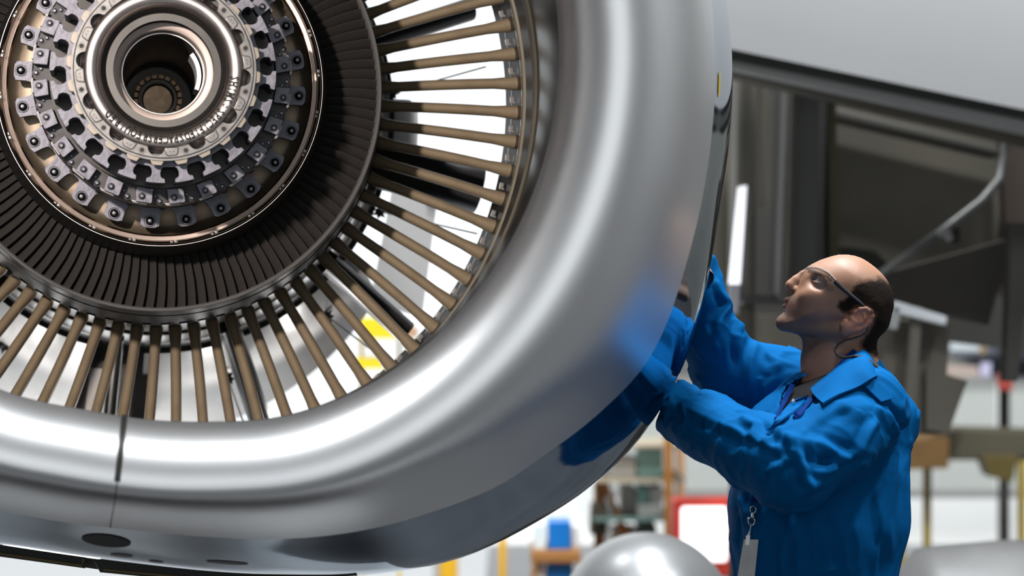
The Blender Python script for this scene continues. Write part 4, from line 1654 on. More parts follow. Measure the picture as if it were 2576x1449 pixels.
def ribbon(name, rows, material, thick, parent=None, sub=4):
    """a thick cloth piece from rows of world points (each row the same length)"""
    R = np.array(rows, float)
    def up(A, axis):
        n = A.shape[axis]
        t = np.linspace(0, n - 1, (n - 1) * sub + 1)
        A = np.moveaxis(A, axis, 0)
        out = []
        for x in t:
            i = min(int(x), n - 2)
            s = x - i
            p0, p1, p2, p3 = A[max(i - 1, 0)], A[i], A[i + 1], A[min(i + 2, n - 1)]
            out.append(.5 * (2 * p1 + (-p0 + p2) * s + (2 * p0 - 5 * p1 + 4 * p2 - p3) * s * s + (-p0 + 3 * p1 - 3 * p2 + p3) * s ** 3))
        return np.moveaxis(np.array(out), 0, axis)
    R = up(up(R, 0), 1)
    a, b = R.shape[:2]
    V = R.reshape(-1, 3)
    Q = np.array([(i * b + j, i * b + j + 1, (i + 1) * b + j + 1, (i + 1) * b + j) for i in range(a - 1) for j in range(b - 1)])
    N = vert_normals(V, Q)
    V2 = np.concatenate([V + N * thick / 2, V - N * thick / 2])
    n = len(V)
    rim = [i * b for i in range(a)][::-1] + [j for j in range(b)][1:] + [i * b + b - 1 for i in range(a)][1:] + [(a - 1) * b + j for j in range(b)][::-1][1:]
    Fc = [tuple(q) for q in Q] + [tuple(q[::-1] + n) for q in Q]
    for i in range(len(rim) - 1):
        Fc.append((rim[i + 1], rim[i], rim[i] + n, rim[i + 1] + n))
    me_ = mesh_data(name, V2, Fc, material, True, 50)
    return man_link(name, me_, parent)


# collar: from the far lapel round the nape to the near lapel; each row runs from the neck edge to the outer edge
def nk(u, v, off=.006):
    return S(u, v, off, (2,))


ribbon('collar', [
    [P(2020, 945, .06), P(2006, 955, .09), P(1990, 966, .11)],
    [P(2080, 905, .080), P(2082, 925, .105), P(2078, 945, .125)],
    [P(2158, 884, .055), P(2178, 905, .075), P(2196, 938, .09)],
    [P(2176, 882, -.005), P(2197, 908, -.01), P(2212, 948, -.015)],
    [nk(2160, 886, .012), S(2180, 920, .020, (0, 2)), S(2200, 952, .012, (0,))],
    [nk(2118, 914, .010), S(2138, 946, .022, (0, 2)), S(2158, 978, .010, (0,))],
    [nk(2078, 950, .012), S(2094, 978, .020), S(2108, 1003, .010, (0,))],
    [S(2046, 985, .014), S(2058, 1008, .014), S(2072, 1022, .010, (0,))],
], M_cov, .005)
ribbon('collar_tip', [[P(2008, 958, .000), P(1990, 966, -.005), P(1964, 986, -.020)], [P(1998, 970, -.035), P(1982, 982, -.045), P(1968, 998, -.055)], [P(1986, 986, -.055), P(1978, 996, -.060), P(1972, 1006, -.065)]], M_cov, .004)
ribbon('shoulder_flap', [[S(2160, 962, .012), S(2192, 955, .012)], [S(2182, 985, .008), S(2214, 975, .008)], [S(2212, 1015, .006), S(2244, 1003, .006)]], M_cov, .005)
ribbon('placket', [[S(2036, 1000, .008), S(2000, 1012, .010)], [S(2022, 1022, .009), S(1985, 1032, .010)], [S(1985, 1052, .008), S(1958, 1062, .009)], [S(1945, 1082, .006), S(1930, 1086, .006)]], M_cov, .005)
c = S(2003, 1021, .016)
man_link('snap_stud', MB().lathe([(-.004, 0), (-.0038, .0035), (-.001, .005), (.002, .005)], 16).data('snap_stud', M_silver)).location = Vector(c) - MAN0
# boots
for ft in (FOOT_L, FOOT_R):
    Bt = Field(ft - [.24, .09, .07], ft + [.16, .09, .16], .008)
    Bt.chain([(ft + [.03, 0, .10], .058), (ft + [.02, 0, -.01], .055), (ft + [-.14, 0, -.02], .045)], .03)
    Bt.half((0, 0, .004), (0, 0, -1), .004)
    V, Q = Bt.mesh()
    man_link('boot', np_mesh('boot', smooth_verts(V, Q, 2), Q, M_black))

# ------------------------------------------------------------------ safety glasses (worn, a thing of its own)
gl = empty('safety_glasses', 'clear wraparound safety glasses with black temple arms and neck cord on the man', 'safety glasses', Vector(P(2030, 690)))
GL0 = Vector(P(2030, 690))


def gl_link(name, data, parent=None):
    o = link(name, data, parent or gl)
    if not parent:
        o.location = -GL0
    return o


M_lens = bpy.data.materials.new('clear_lens')
M_lens.use_nodes = True
nt = M_lens.node_tree
nt.nodes.clear()
o_ = nt.nodes.new('ShaderNodeOutputMaterial')
mx = nt.nodes.new('ShaderNodeMixShader')
tb = nt.nodes.new('ShaderNodeBsdfTransparent')
gb = nt.nodes.new('ShaderNodeBsdfGlossy')
fr = nt.nodes.new('ShaderNodeLayerWeight')
fm_ = nt.nodes.new('ShaderNodeMapRange')
fm_.inputs['To Min'].default_value = .07
fm_.inputs['To Max'].default_value = .55
tb.inputs['Color'].default_value = (.95, .96, .97, 1)
gb.inputs['Roughness'].default_value = .03
fr.inputs['Blend'].default_value = .35
nt.links.new(fr.outputs['Facing'], fm_.inputs['Value'])
nt.links.new(fm_.outputs[0], mx.inputs[0])
nt.links.new(tb.outputs[0], mx.inputs[1])
nt.links.new(gb.outputs[0], mx.inputs[2])
nt.links.new(mx.outputs[0], o_.inputs['Surface'])
cols_ = [((2020, 684), (2009, 701), .0), ((2026, 677), (2014, 709), .010), ((2037, 671), (2028, 719), .024), ((2058, 673), (2048, 727), .044), ((2082, 684), (2074, 732), .062), ((2106, 708), (2097, 733), .0745)]
for sgn, nm in ((-1, 'lens'), (1, 'lens')):
    V, Fc = [], []
    rows = 7
    cs = []
    for i in range(5 * 5 + 1):
        x = i / 5
        k = min(int(x), 4)
        s = x - k
        fl4 = [np.array([*cols_[min(5, max(0, k + q_))][0], *cols_[min(5, max(0, k + q_))][1], cols_[min(5, max(0, k + q_))][2]]) for q_ in (-1, 0, 1, 2)]
        g = .5 * (2 * fl4[1] + (-fl4[0] + fl4[2]) * s + (2 * fl4[0] - 5 * fl4[1] + 4 * fl4[2] - fl4[3]) * s * s + (-fl4[0] + 3 * fl4[1] - 3 * fl4[2] + fl4[3]) * s ** 3)
        cs.append(((g[0], g[1]), (g[2], g[3]), g[4]))
    for (t, b, y) in cs:
        for r in range(rows):
            q_ = r / (rows - 1)
            bul = math.sin(PI * q_) * 3.0
            V.append(P(t[0] + (b[0] - t[0]) * q_ - bul * .8, t[1] + (b[1] - t[1]) * q_ - bul * .5, sgn * (y + .009 * q_ * min(1, y / .03))))
    for i in range(len(cs) - 1):
        for r in range(rows - 1):
            Fc.append((i * rows + r, (i + 1) * rows + r, (i + 1) * rows + r + 1, i * rows + r + 1))
    V = np.array(V)
    N = vert_normals(V, np.array(Fc))
    n = len(V)
    V2 = np.concatenate([V, V + N * .0018])
    F2 = Fc + [tuple(j + n for j in f[::-1]) for f in Fc]
    rim = [r for r in range(rows)] + [i * rows + rows - 1 for i in range(1, len(cs))] + [(len(cs) - 1) * rows + r for r in range(rows - 2, -1, -1)] + [i * rows for i in range(len(cs) - 2, -1, -1)]
    for i in range(len(rim) - 1):
        F2.append((rim[i], rim[i + 1], rim[i + 1] + n, rim[i] + n))
    lens_o = gl_link(nm, mesh_data('lens', V2, F2, M_lens, True, 60))
    # bright moulded edge along the top of the lens
    gl_link('lens_edge', MB().tube([Vector(P(t[0], t[1], sgn * y)) for (t, b, y) in cs], .0007, 6).data('lens_edge', mat('lens_edge_clear', (.55, .57, .6), 0, .15)))
    gl_link('temple_arm', MB().tube([Vector(P(u, v, sgn * y)) for u, v, y in ((2100, 707, .0745), (2112, 718, .0765), (2122, 727, .078), (2140, 742, .0805), (2160, 758, .083), (2172, 769, .084), (2180, 779, .084), (2186, 792, .082))],
                                    [.0048, .0052, .0042, .0040, .0036, .0032, .003, .003], 10).data('temple_arm', M_black))
cord_pts = [(2188, 800, -.082), (2180, 835, -.078), (2165, 845, -.074), (2145, 851, -.071), (2125, 856, -.070), (2108, 865, -.072), (2101, 878, -.075), (2104, 890, -.080), (2114, 898, -.088),
            (2130, 900, -.125), (2150, 896, -.150), (2168, 899, -.165), (2186, 909, -.172)]
gl_link('neck_cord', MB().tube([Vector(P(*c)) for c in cord_pts], [.0014, .0015, .0016, .0017, .0018, .0020, .0024, .0028, .003, .003, .0034, .0036, .0042], 8).data('neck_cord', M_black))
gl_link('cord_end', MB().tube([Vector(P(2184, 907, -.172)), Vector(P(2207, 924, -.172))], [.0045, .0055], 8).data('cord_end', mat('cord_end_grey', (.05, .05, .045), 0, .5)))

# ------------------------------------------------------------------ identity badge on its lanyard
BD0 = Vector(P(1885, 1370, -.18))
bd_ = empty('identity_badge', 'blank grey identity badge hanging from a dark blue lanyard on the man\'s chest', 'badge', BD0)


def bd_link(name, data):
    o = link(name, data, bd_)
    o.location = -BD0
    return o


M_lan = mat('navy_lanyard', (.002, .022, .13), 0, .8, spec=.05)


def strap(pts, wid=.0055, thick=.0012):
    mb = MB()
    pts = [Vector(p) for p in pts]
    V = []
    for i, p in enumerate(pts):
        t = (pts[min(i + 1, len(pts) - 1)] - pts[max(i - 1, 0)]).normalized()
        a = t.cross(Vector((-.35, -1, 0.15))).normalized()
        b = a.cross(t)
        for s1, s2 in ((-1, -1), (1, -1), (1, 1), (-1, 1)):
            V.append(p + a * wid * s1 + b * thick * s2)
    Fc = []
    for i in range(len(pts) - 1):
        for k in range(4):
            Fc.append((i * 4 + k, i * 4 + (k + 1) % 4, (i + 1) * 4 + (k + 1) % 4, (i + 1) * 4 + k))
    return mb.add(V, Fc)


def dense(pts, n=4):
    return [(pts[i][0] + (pts[i + 1][0] - pts[i][0]) * k / n, pts[i][1] + (pts[i + 1][1] - pts[i][1]) * k / n) for i in range(len(pts) - 1) for k in range(n)] + [pts[-1]]


def chest(u, v):
    """front of the chest behind the near arm"""
    return P(u, v, -.175 + .05 * max(0, (1915 - u)) / 80)


def snap_line(px, off, which):
    o_ = Vector((0, 0, H))
    pts = [Vector(S(u, v, 0, which)) for u, v in px]
    dist = np.array([(p - o_).length for p in pts])
    n_ = len(dist)
    low = np.array([dist[max(0, i - 2):i + 3].min() for i in range(n_)])
    for _ in range(3):
        low = np.array([low[max(0, i - 1):i + 2].mean() for i in range(n_)])
    return [np.array(o_ + (at(u, v, YM) - o_).normalized() * (dd - off)) for (u, v), dd in zip(px, low)]


la = snap_line(dense([(2152, 882), (2128, 902), (2092, 945), (2060, 985), (2030, 1018), (2000, 1052)]), .007, (0, 1, 2))
lb_ = snap_line(dense([(1994, 966), (1978, 1000), (1964, 1030), (1953, 1056)]), .007, (0, 1))
tail = [P(1950, 1110, -.12), P(1925, 1150, -.13), P(1905, 1220, -.16), P(1895, 1262, -.178)]
bd_link('lanyard_strap', strap(la + tail).data('lanyard_strap', M_lan, angle=30))
bd_link('lanyard_strap', strap(lb_ + tail).data('lanyard_strap', M_lan, angle=30))
ck = Vector(P(1894, 1282, -.17))
ring_pts = lambda c, r, n=14: [c + Vector((r * math.cos(2 * PI * k / n) * .8, 0, r * math.sin(2 * PI * k / n))) for k in range(n)]
M_chrome = mat('chrome', (.75, .73, .70), 1.0, .15)
bd_link('lanyard_ring', MB().tube(ring_pts(ck, .0075), .0011, 6, closed=True).data('lanyard_ring', M_chrome))
hk = MB()
hk.tube(ring_pts(Vector(P(1890, 1311, -.17)), .0085), .0014, 6, closed=True)
hk.tube([Vector(P(1893.5, 1289, -.17)), Vector(P(1893, 1302, -.17))], [.0022, .0032], 8)
hk.tube([Vector(P(1884, 1304, -.17)), Vector(P(1880.5, 1302.5, -.17))], [.0012, .0024], 8)
bd_link('snap_hook', hk.data('snap_hook', M_chrome))
bd_link('swivel_link', MB().tube([Vector(P(1890, 1318, -.17)), Vector(P(1887, 1334, -.17)), Vector(P(1883, 1350, -.17))], [.0008, .001, .0034], 8).data('swivel_link', M_chrome))
bd_link('badge_clip', MB().hexa([P(u, v, -.176) for u, v in ((1877, 1347), (1887, 1347), (1885, 1371), (1874, 1371))] + [P(u, v, -.170) for u, v in ((1877, 1347), (1887, 1347), (1885, 1371), (1874, 1371))]).data('badge_clip', mat('clear_strap', (.7, .72, .74), .2, .2), smooth=False))
bq = ((1871, 1357), (1908, 1357.5), (1896, 1475), (1851, 1475))
bd_link('badge_card', MB().hexa([P(u, v, -.172) for u, v in bq] + [P(u, v, -.168) for u, v in bq]).data('badge_card', mat('badge_card_grey', (.48, .50, .51), 0, .25, var=.12, var_scale=30), smooth=False))

# ------------------------------------------------------------------ the aircraft overhead and the hangar behind
def quad_box(pts, Y, depth, Y2=None):
    """a solid whose front face shows at these pixels at depth Y (or one depth per corner)"""
    Ys = Y if isinstance(Y, (list, tuple)) else [Y] * 4
    fr_ = [at(u, v, y) for (u, v), y in zip(pts, Ys)]
    return MB().hexa(fr_ + [p + Vector((0, depth, 0)) for p in fr_])


def part(name, pts, Y, depth, m, parent, bevel=0.0):
    return quad_box(pts, Y, depth).build(name, m, parent, smooth=bevel > 0, bevel=bevel)


M_belly = mat('aircraft_grey_paint', (.37, .373, .376), 0, .38, var=.03, var_scale=.7)
M_rail = mat('flap_rail_grey', (.42, .42, .41), 0, .5)
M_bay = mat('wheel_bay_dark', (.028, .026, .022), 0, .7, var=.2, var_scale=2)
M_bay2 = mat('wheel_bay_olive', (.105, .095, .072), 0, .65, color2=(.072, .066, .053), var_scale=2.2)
M_pil = mat('bay_pillar_grey', (.10, .097, .093), 0, .55, var=.12, var_scale=2)
M_pil2 = mat('bay_pillar_olive', (.135, .127, .105), 0, .6, var=.15, var_scale=3)
M_olive = mat('primer_olive', (.085, .078, .035), 0, .6)
M_door = mat('gear_door_brown', (.125, .112, .090), 0, .6, var=.12, var_scale=2)

air = empty('airliner', 'pale grey aircraft underside with dark open wheel bay above and behind the man', 'aircraft', at(2200, 400, 9))
A0 = Matrix.Translation(-Vector(air.location))


def air_part(name, pts, Y, depth, m, bevel=0.0):
    o = quad_box(pts, Y, depth).build(name, m, air, smooth=bevel > 0, bevel=bevel)
    o.location = -Vector(air.location)
    return o


# belly skin: a thick curved shell that rolls away from the camera towards its lower edge
V, Fc = [], []
nu, nv = 24, 12
for i in range(nu + 1):
    s = i / nu
    u = 1500 + 1500 * s
    edge = 125 + (u - 1846) * .2069
    for j in range(nv + 1):
        t = j / nv
        v = edge - 900 * t
        Y = 8.3 + .22 * t * t - .03 * math.sin(t * 2.2) + .10 * max(0, s - .5) * 2
        V.append(at(u, v, Y))
n = len(V)
for i in range(nu):
    for j in range(nv):
        a, b = i * (nv + 1) + j, (i + 1) * (nv + 1) + j
        Fc.append((a, b, b + 1, a + 1))
V2 = V + [p + Vector((0, .25, .05)) for p in V]
F2 = Fc + [tuple(q + n for q in f[::-1]) for f in Fc]
edge_ids = [i * (nv + 1) for i in range(nu + 1)]
F2 += [(edge_ids[i], edge_ids[i] + n, edge_ids[i + 1] + n, edge_ids[i + 1]) for i in range(nu)]
o = MB().add(V2, F2).build('belly_skin', M_belly, air, angle=40)
o.location = -Vector(air.location)
L_ = lambda u, off: 125 + off + (u - 1846) * .2069
air_part('flap_gap', [(1500, L_(1500, -4)), (2800, L_(2800, -4)), (2800, L_(2800, 40)), (1500, L_(1500, 36))], 8.55, .2, mat('gap_grey', (.17, .17, .16), 0, .6))
air_part('flap_rail', [(1500, L_(1500, 28)), (2800, L_(2800, 24)), (2800, L_(2800, 62)), (1500, L_(1500, 44))], 8.5, .12, M_rail, .01)
air_part('rail_lip', [(1500, L_(1500, 46)), (2800, L_(2800, 60)), (2800, L_(2800, 86)), (1500, L_(1500, 54))], 8.6, .2, M_bay2)
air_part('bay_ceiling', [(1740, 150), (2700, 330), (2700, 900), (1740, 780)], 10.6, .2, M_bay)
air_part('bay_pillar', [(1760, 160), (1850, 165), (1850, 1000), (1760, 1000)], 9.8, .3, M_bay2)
air_part('bay_pillar', [(1853, 165), (1906, 175), (1898, 930), (1846, 930)], 9.3, .3, M_pil2, .02)
air_part('bay_pipe', [(1918, 180), (1934, 182), (1928, 520), (1914, 520)], 9.6, .1, M_bay2)
air_part('bay_pillar', [(1976, 190), (2084, 215), (2072, 760), (1958, 760)], 9.0, .35, M_pil, .03)
air_part('pillar_flange', [(1992, 190), (2002, 192), (1984, 760), (1974, 760)], 8.97, .05, M_pil2)
air_part('olive_edge', [(2084, 215), (2102, 220), (2112, 660), (2086, 660)], 9.1, .2, M_olive)
air_part('bay_panel', [(2098, 250), (2530, 360), (2500, 720), (2112, 700)], 9.6, .12, M_bay2)
air_part('bay_beam', [(2098, 268), (2520, 372), (2516, 398), (2098, 302)], 9.4, .15, mat('beam_olive', (.065, .061, .052), 0, .6), .02)
air_part('bay_beam', [(2100, 618), (2200, 630), (2260, 690), (2110, 668)], 9.3, .15, M_bay)
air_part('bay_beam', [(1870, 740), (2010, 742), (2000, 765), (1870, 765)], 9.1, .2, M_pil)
air_part('bay_post', [(2520, 350), (2600, 370), (2600, 800), (2535, 720)], 9.5, .3, mat('bay_rust', (.045, .032, .025), 0, .6))
# the lower dark mass and the gear doors
air_part('cross_beam', [(1840, 790), (2240, 800), (2200, 1010), (1870, 960)], 9.9, .2, M_bay2)
air_part('gear_door', [(2180, 700), (2545, 600), (2487, 818), (2230, 760)], 8.9, .12, mat('gear_door_dark', (.058, .052, .043), 0, .6, var=.15, var_scale=2))
air_part('gear_door', [(2150, 800), (2394, 808), (2371, 1092), (2140, 1100)], 8.8, .10, M_door, .01)
air_part('gear_door', [(2330, 925), (2434, 958), (2386, 1090), (2330, 1080)], 8.78, .08, M_door)
air_part('door_hinge_rib', [(2296, 770), (2320, 772), (2300, 1095), (2272, 1095)], 8.74, .05, mat('rib_brown', (.14, .127, .105), 0, .6))
air_part('door_glint', [(2250, 756), (2384, 796), (2380, 820), (2246, 786)], 8.72, .05, mat('white_glint', (.78, .82, .86), 0, .3), .008)  # pale strip stands in for skylight reflected off the gear door
air_part('door_glint', [(2243, 765), (2270, 772), (2258, 832), (2236, 828)], 8.72, .05, mat('grey_glint', (.36, .38, .38), 0, .4), .008)  # duller end of the same reflection, made as a grey piece
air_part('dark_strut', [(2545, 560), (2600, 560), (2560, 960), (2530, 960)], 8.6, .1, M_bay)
rod = MB().tube([at(u, v, Y) for u, v, Y in ((2200, 700, 8.7), (2370, 582, 8.8), (2470, 505, 8.9), (2516, 450, 8.95), (2527, 390, 9.0), (2530, 320, 9.0))], .0155, 12).build('actuator_rod', mat('rod_grey', (.17, .17, .165), .2, .45), air)
rod.location = -Vector(air.location)
kn = MB().tube([at(2366, 588, 8.7), at(2376, 575, 8.66), at(2388, 600, 8.7)], .014, 10).build('rod_fitting', mat('rod_fitting_light', (.5, .5, .5), .6, .4), air)
kn.location = -Vector(air.location)
kb = MB().tube([at(2396, 592, 8.75), at(2412, 592, 8.75)], .028, 14).build('rod_end', M_bay, air)
kb.location = -Vector(air.location)

# upright fluorescent lamp beside the bay
lamp = empty('tube_lamp', 'upright glowing tube lamp in a grey housing between engine and wheel bay', 'lamp', at(1850, 700, 8.7))
for nm, pts, Y, dp, mm in (('housing', ((1868, 462), (1888, 462), (1872, 760), (1846, 760)), 8.74, .06, M_pil),
                           ('glowing_tube', ((1858, 470), (1879, 466), (1862, 715), (1834, 715)), 8.7, .03, mat('lamp_tube', (.9, .9, .95), 0, .3, emit=(.93, .94, 1.0), emit_strength=1.0)),
                           ('tube_cap', ((1834, 715), (1862, 715), (1856, 790), (1836, 790)), 8.7, .04, mat('lamp_cap_grey', (.30, .30, .32), 0, .4)),
                           ('stand', ((1838, 790), (1852, 790), (1846, 1900), (1832, 1900)), 8.7, .03, M_bay)):
    o = quad_box(pts, Y, dp).build(nm, mm, lamp, smooth=False)
    o.location = -Vector(lamp.location)


def thing_at(name, label, cat, u, Y, group=None):
    p = at(u, 0, Y)
    return empty(name, label, cat, (p.x, Y, 0), group=group)


def hang(o, parent):
    o.location = -Vector(parent.location)
    return o


def down(pts, Y):
    """pixel quad with its lower edge dropped to the floor"""
    vf = CY + H * F / Y
    return [pts[0], pts[1], (pts[2][0], vf), (pts[3][0], vf)]


# --- storage rack with its boxes, far behind under the engine
M_orange = mat('rack_orange', (.58, .24, .05), 0, .5, var=.1)
M_orange2 = mat('rack_orange_dark', (.34, .15, .045), 0, .5)
M_tanp = mat('rack_tan', (.58, .34, .20), 0, .5)
M_shelf = mat('rack_shelf', (.42, .36, .26), 0, .5)
M_white = mat('white_carton', (.80, .80, .78), 0, .6, var=.05)
M_teal = mat('teal_crate', (.34, .60, .58), 0, .5)
M_teal_d = mat('dark_teal_crate', (.13, .21, .19), 0, .5)
M_blue = mat('blue_bin', (.006, .17, .55), 0, .35)
M_yellow = mat('yellow_paint', (.78, .42, .015), 0, .45)
RY = 12.0
rack = thing_at('storage_rack', 'orange steel storage rack standing behind the engine\'s lower edge', 'rack', 1600, RY)
for pts, Y, dp, m_, nm in ((((1494, 1190), (1522, 1190), (1522, 0), (1494, 0)), RY, .06, M_orange2, 'post'),
                           (((1672, 1050), (1692, 1050), (1692, 0), (1672, 0)), RY - .25, .06, M_orange, 'post'),
                           (((1700, 1060), (1724, 1060), (1724, 0), (1700, 0)), RY + .3, .06, M_tanp, 'post')):
    hang(quad_box(down(pts, Y), Y, dp).build(nm, m_, rack, smooth=False), rack)
for v0, v1, m_ in ((1120, 1128, M_shelf), (1205, 1214, M_shelf), (1304, 1312, M_teal_d), (1430, 1446, M_orange2)):
    hang(quad_box([(1494, v0), (1724, v0), (1724, v1), (1494, v1)], RY - .2, .6).build('shelf', m_, rack, smooth=False), rack)
hang(quad_box([(1514, 1215), (1530, 1215), (1584, 1345), (1562, 1345)], RY - .05, .05).build('brace', M_orange, rack, smooth=False), rack)
hang(quad_box([(1488, 1270), (1530, 1270), (1528, 1345), (1484, 1345)], RY - .15, .2).build('motor_block', mat('dark_oil_brown', (.06, .05, .035), 0, .5), rack, smooth=False), rack)


def top_of(v, Y):
    return H - (v - CY) * Y / F


SHELF_Z = [top_of(1205, RY - .2), top_of(1304, RY - .2), top_of(1430, RY - .2), top_of(1386, 11.4), top_of(1470, 11.4)]


def carton(name, label, cat, box, Y, m_, dp=.25, group=None, lid=None):
    u0, v0, u1, v1 = box
    p0, p1 = at(u0, v0, Y), at(u1, v1, Y)
    zb = min(SHELF_Z, key=lambda z: abs(z - p1.z))
    if abs(zb - p1.z) < .03:
        p1.z = zb + .001
    c = ((p0.x + p1.x) / 2, Y + dp / 2, (p0.z + p1.z) / 2)
    o = MB().box((0, 0, 0), (abs(p1.x - p0.x), dp, abs(p0.z - p1.z))).build(name, m_, None, smooth=True, bevel=.008, loc=c)
    tag(o, label, cat, group)
    if lid:
        MB().box((0, 0, abs(p0.z - p1.z) / 2), (abs(p1.x - p0.x) * 1.04, dp * 1.04, .012)).build('lid', lid, o, smooth=False)
    return o


carton('carton', 'white carton on the rack\'s upper shelf, left of the teal crate', 'box', (1533, 1152, 1600, 1204), RY - .1, M_white)
carton('crate', 'pale teal crate on the rack\'s upper shelf', 'crate', (1604, 1130, 1668, 1204), RY - .1, M_teal)
carton('carton', 'white carton on the rack\'s middle shelf beside the orange brace', 'box', (1560, 1226, 1600, 1303), RY + .05, M_white)
carton('crate', 'small teal crate standing on two stacked cartons, middle shelf', 'crate', (1606, 1226, 1634, 1268), RY - .1, M_teal)
carton('carton', 'low white carton under the small teal crate', 'box', (1604, 1269, 1668, 1303), RY - .1, M_white)
carton('carton', 'white carton standing right of the small teal crate', 'box', (1636, 1226, 1668, 1268), RY - .1, M_white)
carton('crate', 'dark green-grey crate under the rack\'s middle shelf', 'crate', (1604, 1322, 1652, 1429), RY - .1, M_teal_d)
carton('carton', 'tall white carton at the rack\'s foot left of the dark crate', 'box', (1540, 1330, 1600, 1429), RY + .02, M_white)

# --- low trolley with blue bins, in front of the rack
TY = 11.4
tro = thing_at('parts_trolley', 'low brown-orange trolley carrying blue bins under the engine', 'trolley', 1400, TY)
hang(quad_box([(1335, 1386), (1462, 1386), (1462, 1417), (1335, 1417)], TY, .5).build('deck', M_orange2, tro, bevel=.01), tro)
for u in (1338, 1452):
    hang(quad_box(down([(u, 1410), (u + 10, 1410), (u + 10, 0), (u, 0)], TY), TY, .04).build('leg', M_orange2, tro, smooth=False), tro)
    hang(quad_box(down([(u, 1410), (u + 10, 1410), (u + 10, 0), (u, 0)], TY + .45), TY + .45, .04).build('leg', M_orange2, tro, smooth=False), tro)
hang(quad_box([(1335, 1470), (1462, 1470), (1462, 1480), (1335, 1480)], TY, .5).build('bottom_shelf', M_orange2, tro, smooth=False), tro)
carton('bin', 'bright blue bin on top of the low trolley', 'bin', (1378, 1312, 1436, 1385), TY + .05, M_blue)
carton('bin', 'pale bin on the trolley top, left of the blue bin', 'bin', (1342, 1318, 1374, 1385), TY + .05, mat('pale_bin', (.7, .78, .8), 0, .4))
carton('bin', 'white bin on the trolley top, right of the blue bin', 'bin', (1438, 1322, 1460, 1385), TY + .1, M_white)
carton('bin', 'blue bin on the trolley\'s lower deck', 'bin', (1374, 1420, 1442, 1469), TY + .05, M_blue)
carton('bin', 'white bin on the trolley\'s lower deck', 'bin', (1342, 1424, 1371, 1469), TY + .05, M_white)

# --- yellow guard posts
for u, w, Y, lab in ((1264, 20, 13.0, 'slim yellow guard post, the right of two under the engine'), (1128, 46, 13.0, 'broad yellow guard post with grey side, the left of two under the engine')):
    g = thing_at('guard_post', lab, 'post', u, Y)
    vf = CY + H * F / Y
    p0 = at(u, vf - 320, Y)
    hang(quad_box([(u - w / 2, vf - 320), (u + w / 2, vf - 320), (u + w / 2, vf), (u - w / 2, vf)], Y, .1).build('post_body', M_yellow, g, bevel=.01), g)
    hang(quad_box([(u - w, vf - 8), (u + w, vf - 8), (u + w, vf), (u - w, vf)], Y - .05, .2).build('foot_plate', M_rail, g, smooth=False), g)
    if w > 30:
        hang(quad_box([(u - w / 2 - 16, vf - 300), (u - w / 2, vf - 300), (u - w / 2, vf), (u - w / 2 - 16, vf)], Y + .02, .06).build('cable_duct', M_rail, g, smooth=False), g)

# --- red portable work light
WY = 10.8
wl = thing_at('red_work_light', 'red housing with a glowing square white panel, behind the man\'s elbow', 'work light', 1775, WY)
hang(quad_box([(1692, 1256), (1862, 1256), (1862, 1452), (1692, 1452)], WY, .18).build('housing', mat('signal_red', (.62, .045, .03), 0, .45), wl, bevel=.02), wl)
hang(quad_box([(1714, 1276), (1830, 1276), (1830, 1414), (1714, 1414)], WY - .02, .03).build('glowing_panel', mat('white_panel_light', (.9, .9, .9), 0, .4, emit=(1, 1, 1), emit_strength=1.6), wl, bevel=.02), wl)
for u in (1700, 1846):
    hang(quad_box(down([(u, 1452), (u + 10, 1452), (u + 10, 0), (u, 0)], WY), WY + .05, .05).build('leg', M_bay, wl, smooth=False), wl)

# --- grey rounded nose cone on its drum
NY = 7.6
ncx = at(1626, 1560, NY)
nc = empty('nose_cone', 'shiny grey rounded nose cone standing on a drum below the red light', 'nose cone', (ncx.x, NY, 0))
Rn = .268
prof = [(Rn * math.sin(a), ncx.z + Rn * math.cos(a)) for a in np.linspace(0, PI / 2, 18)]
V, Fc = [], []
for k in range(48):
    a = 2 * PI * k / 48
    for (r, z) in prof + [(Rn * 1.0, ncx.z - .05)]:
        V.append((r * math.cos(a), r * math.sin(a), z))
m = len(prof) + 1
for k in range(48):
    for i in range(m - 1):
        Fc.append((k * m + i, k * m + i + 1, ((k + 1) % 48) * m + i + 1, ((k + 1) % 48) * m + i))
MB().add(V, Fc).build('cone_shell', mat('satin_grey_shell', (.20, .205, .21), .45, .36, var=.06), nc, angle=60)
V, Fc = [], []
for k in range(40):
    a = 2 * PI * k / 40
    for (r, z) in ((Rn * .93, ncx.z - .04), (Rn * .93, .03), (Rn * 1.05, .02), (Rn * 1.05, 0)):
        V.append((r * math.cos(a), r * math.sin(a), z))
for k in range(40):
    for i in range(3):
        Fc.append((k * 4 + i, k * 4 + i + 1, ((k + 1) % 40) * 4 + i + 1, ((k + 1) % 40) * 4 + i))
MB().add(V, Fc).build('drum_stand', M_steel_dark, nc, angle=40)

# --- covered engine cowling on the right, bottom corner
CYY = 8.2
cc = at(2440, 1590, CYY)
cv = empty('covered_cowling', 'grey rounded cowling lying on a dark cradle in the lower right corner', 'cowling', (cc.x, CYY, 0))
V, Fc = [], []
na, nl = 28, 14
for i in range(nl + 1):
    s = i / nl
    x = -.28 + .72 * s
    r = (.315 - .05 * (1 - s) ** 2 - .10 * max(0, s - .55) ** 1.5 * 2) * (min(1, .55 + s * 3))
    for k in range(na + 1):
        a = PI * k / na
        V.append((x, -r * math.cos(a), cc.z + r * math.sin(a) * (1 + .012 * math.sin(9 * a + 5 * s))))
for i in range(nl):
    for k in range(na):
        Fc.append((i * (na + 1) + k, i * (na + 1) + k + 1, (i + 1) * (na + 1) + k + 1, (i + 1) * (na + 1) + k))
MB().add(V, Fc).build('cowling_shell', mat('worn_grey_shell', (.10, .10, .10), .0, .5, var=.15, var_scale=4), cv, angle=60)
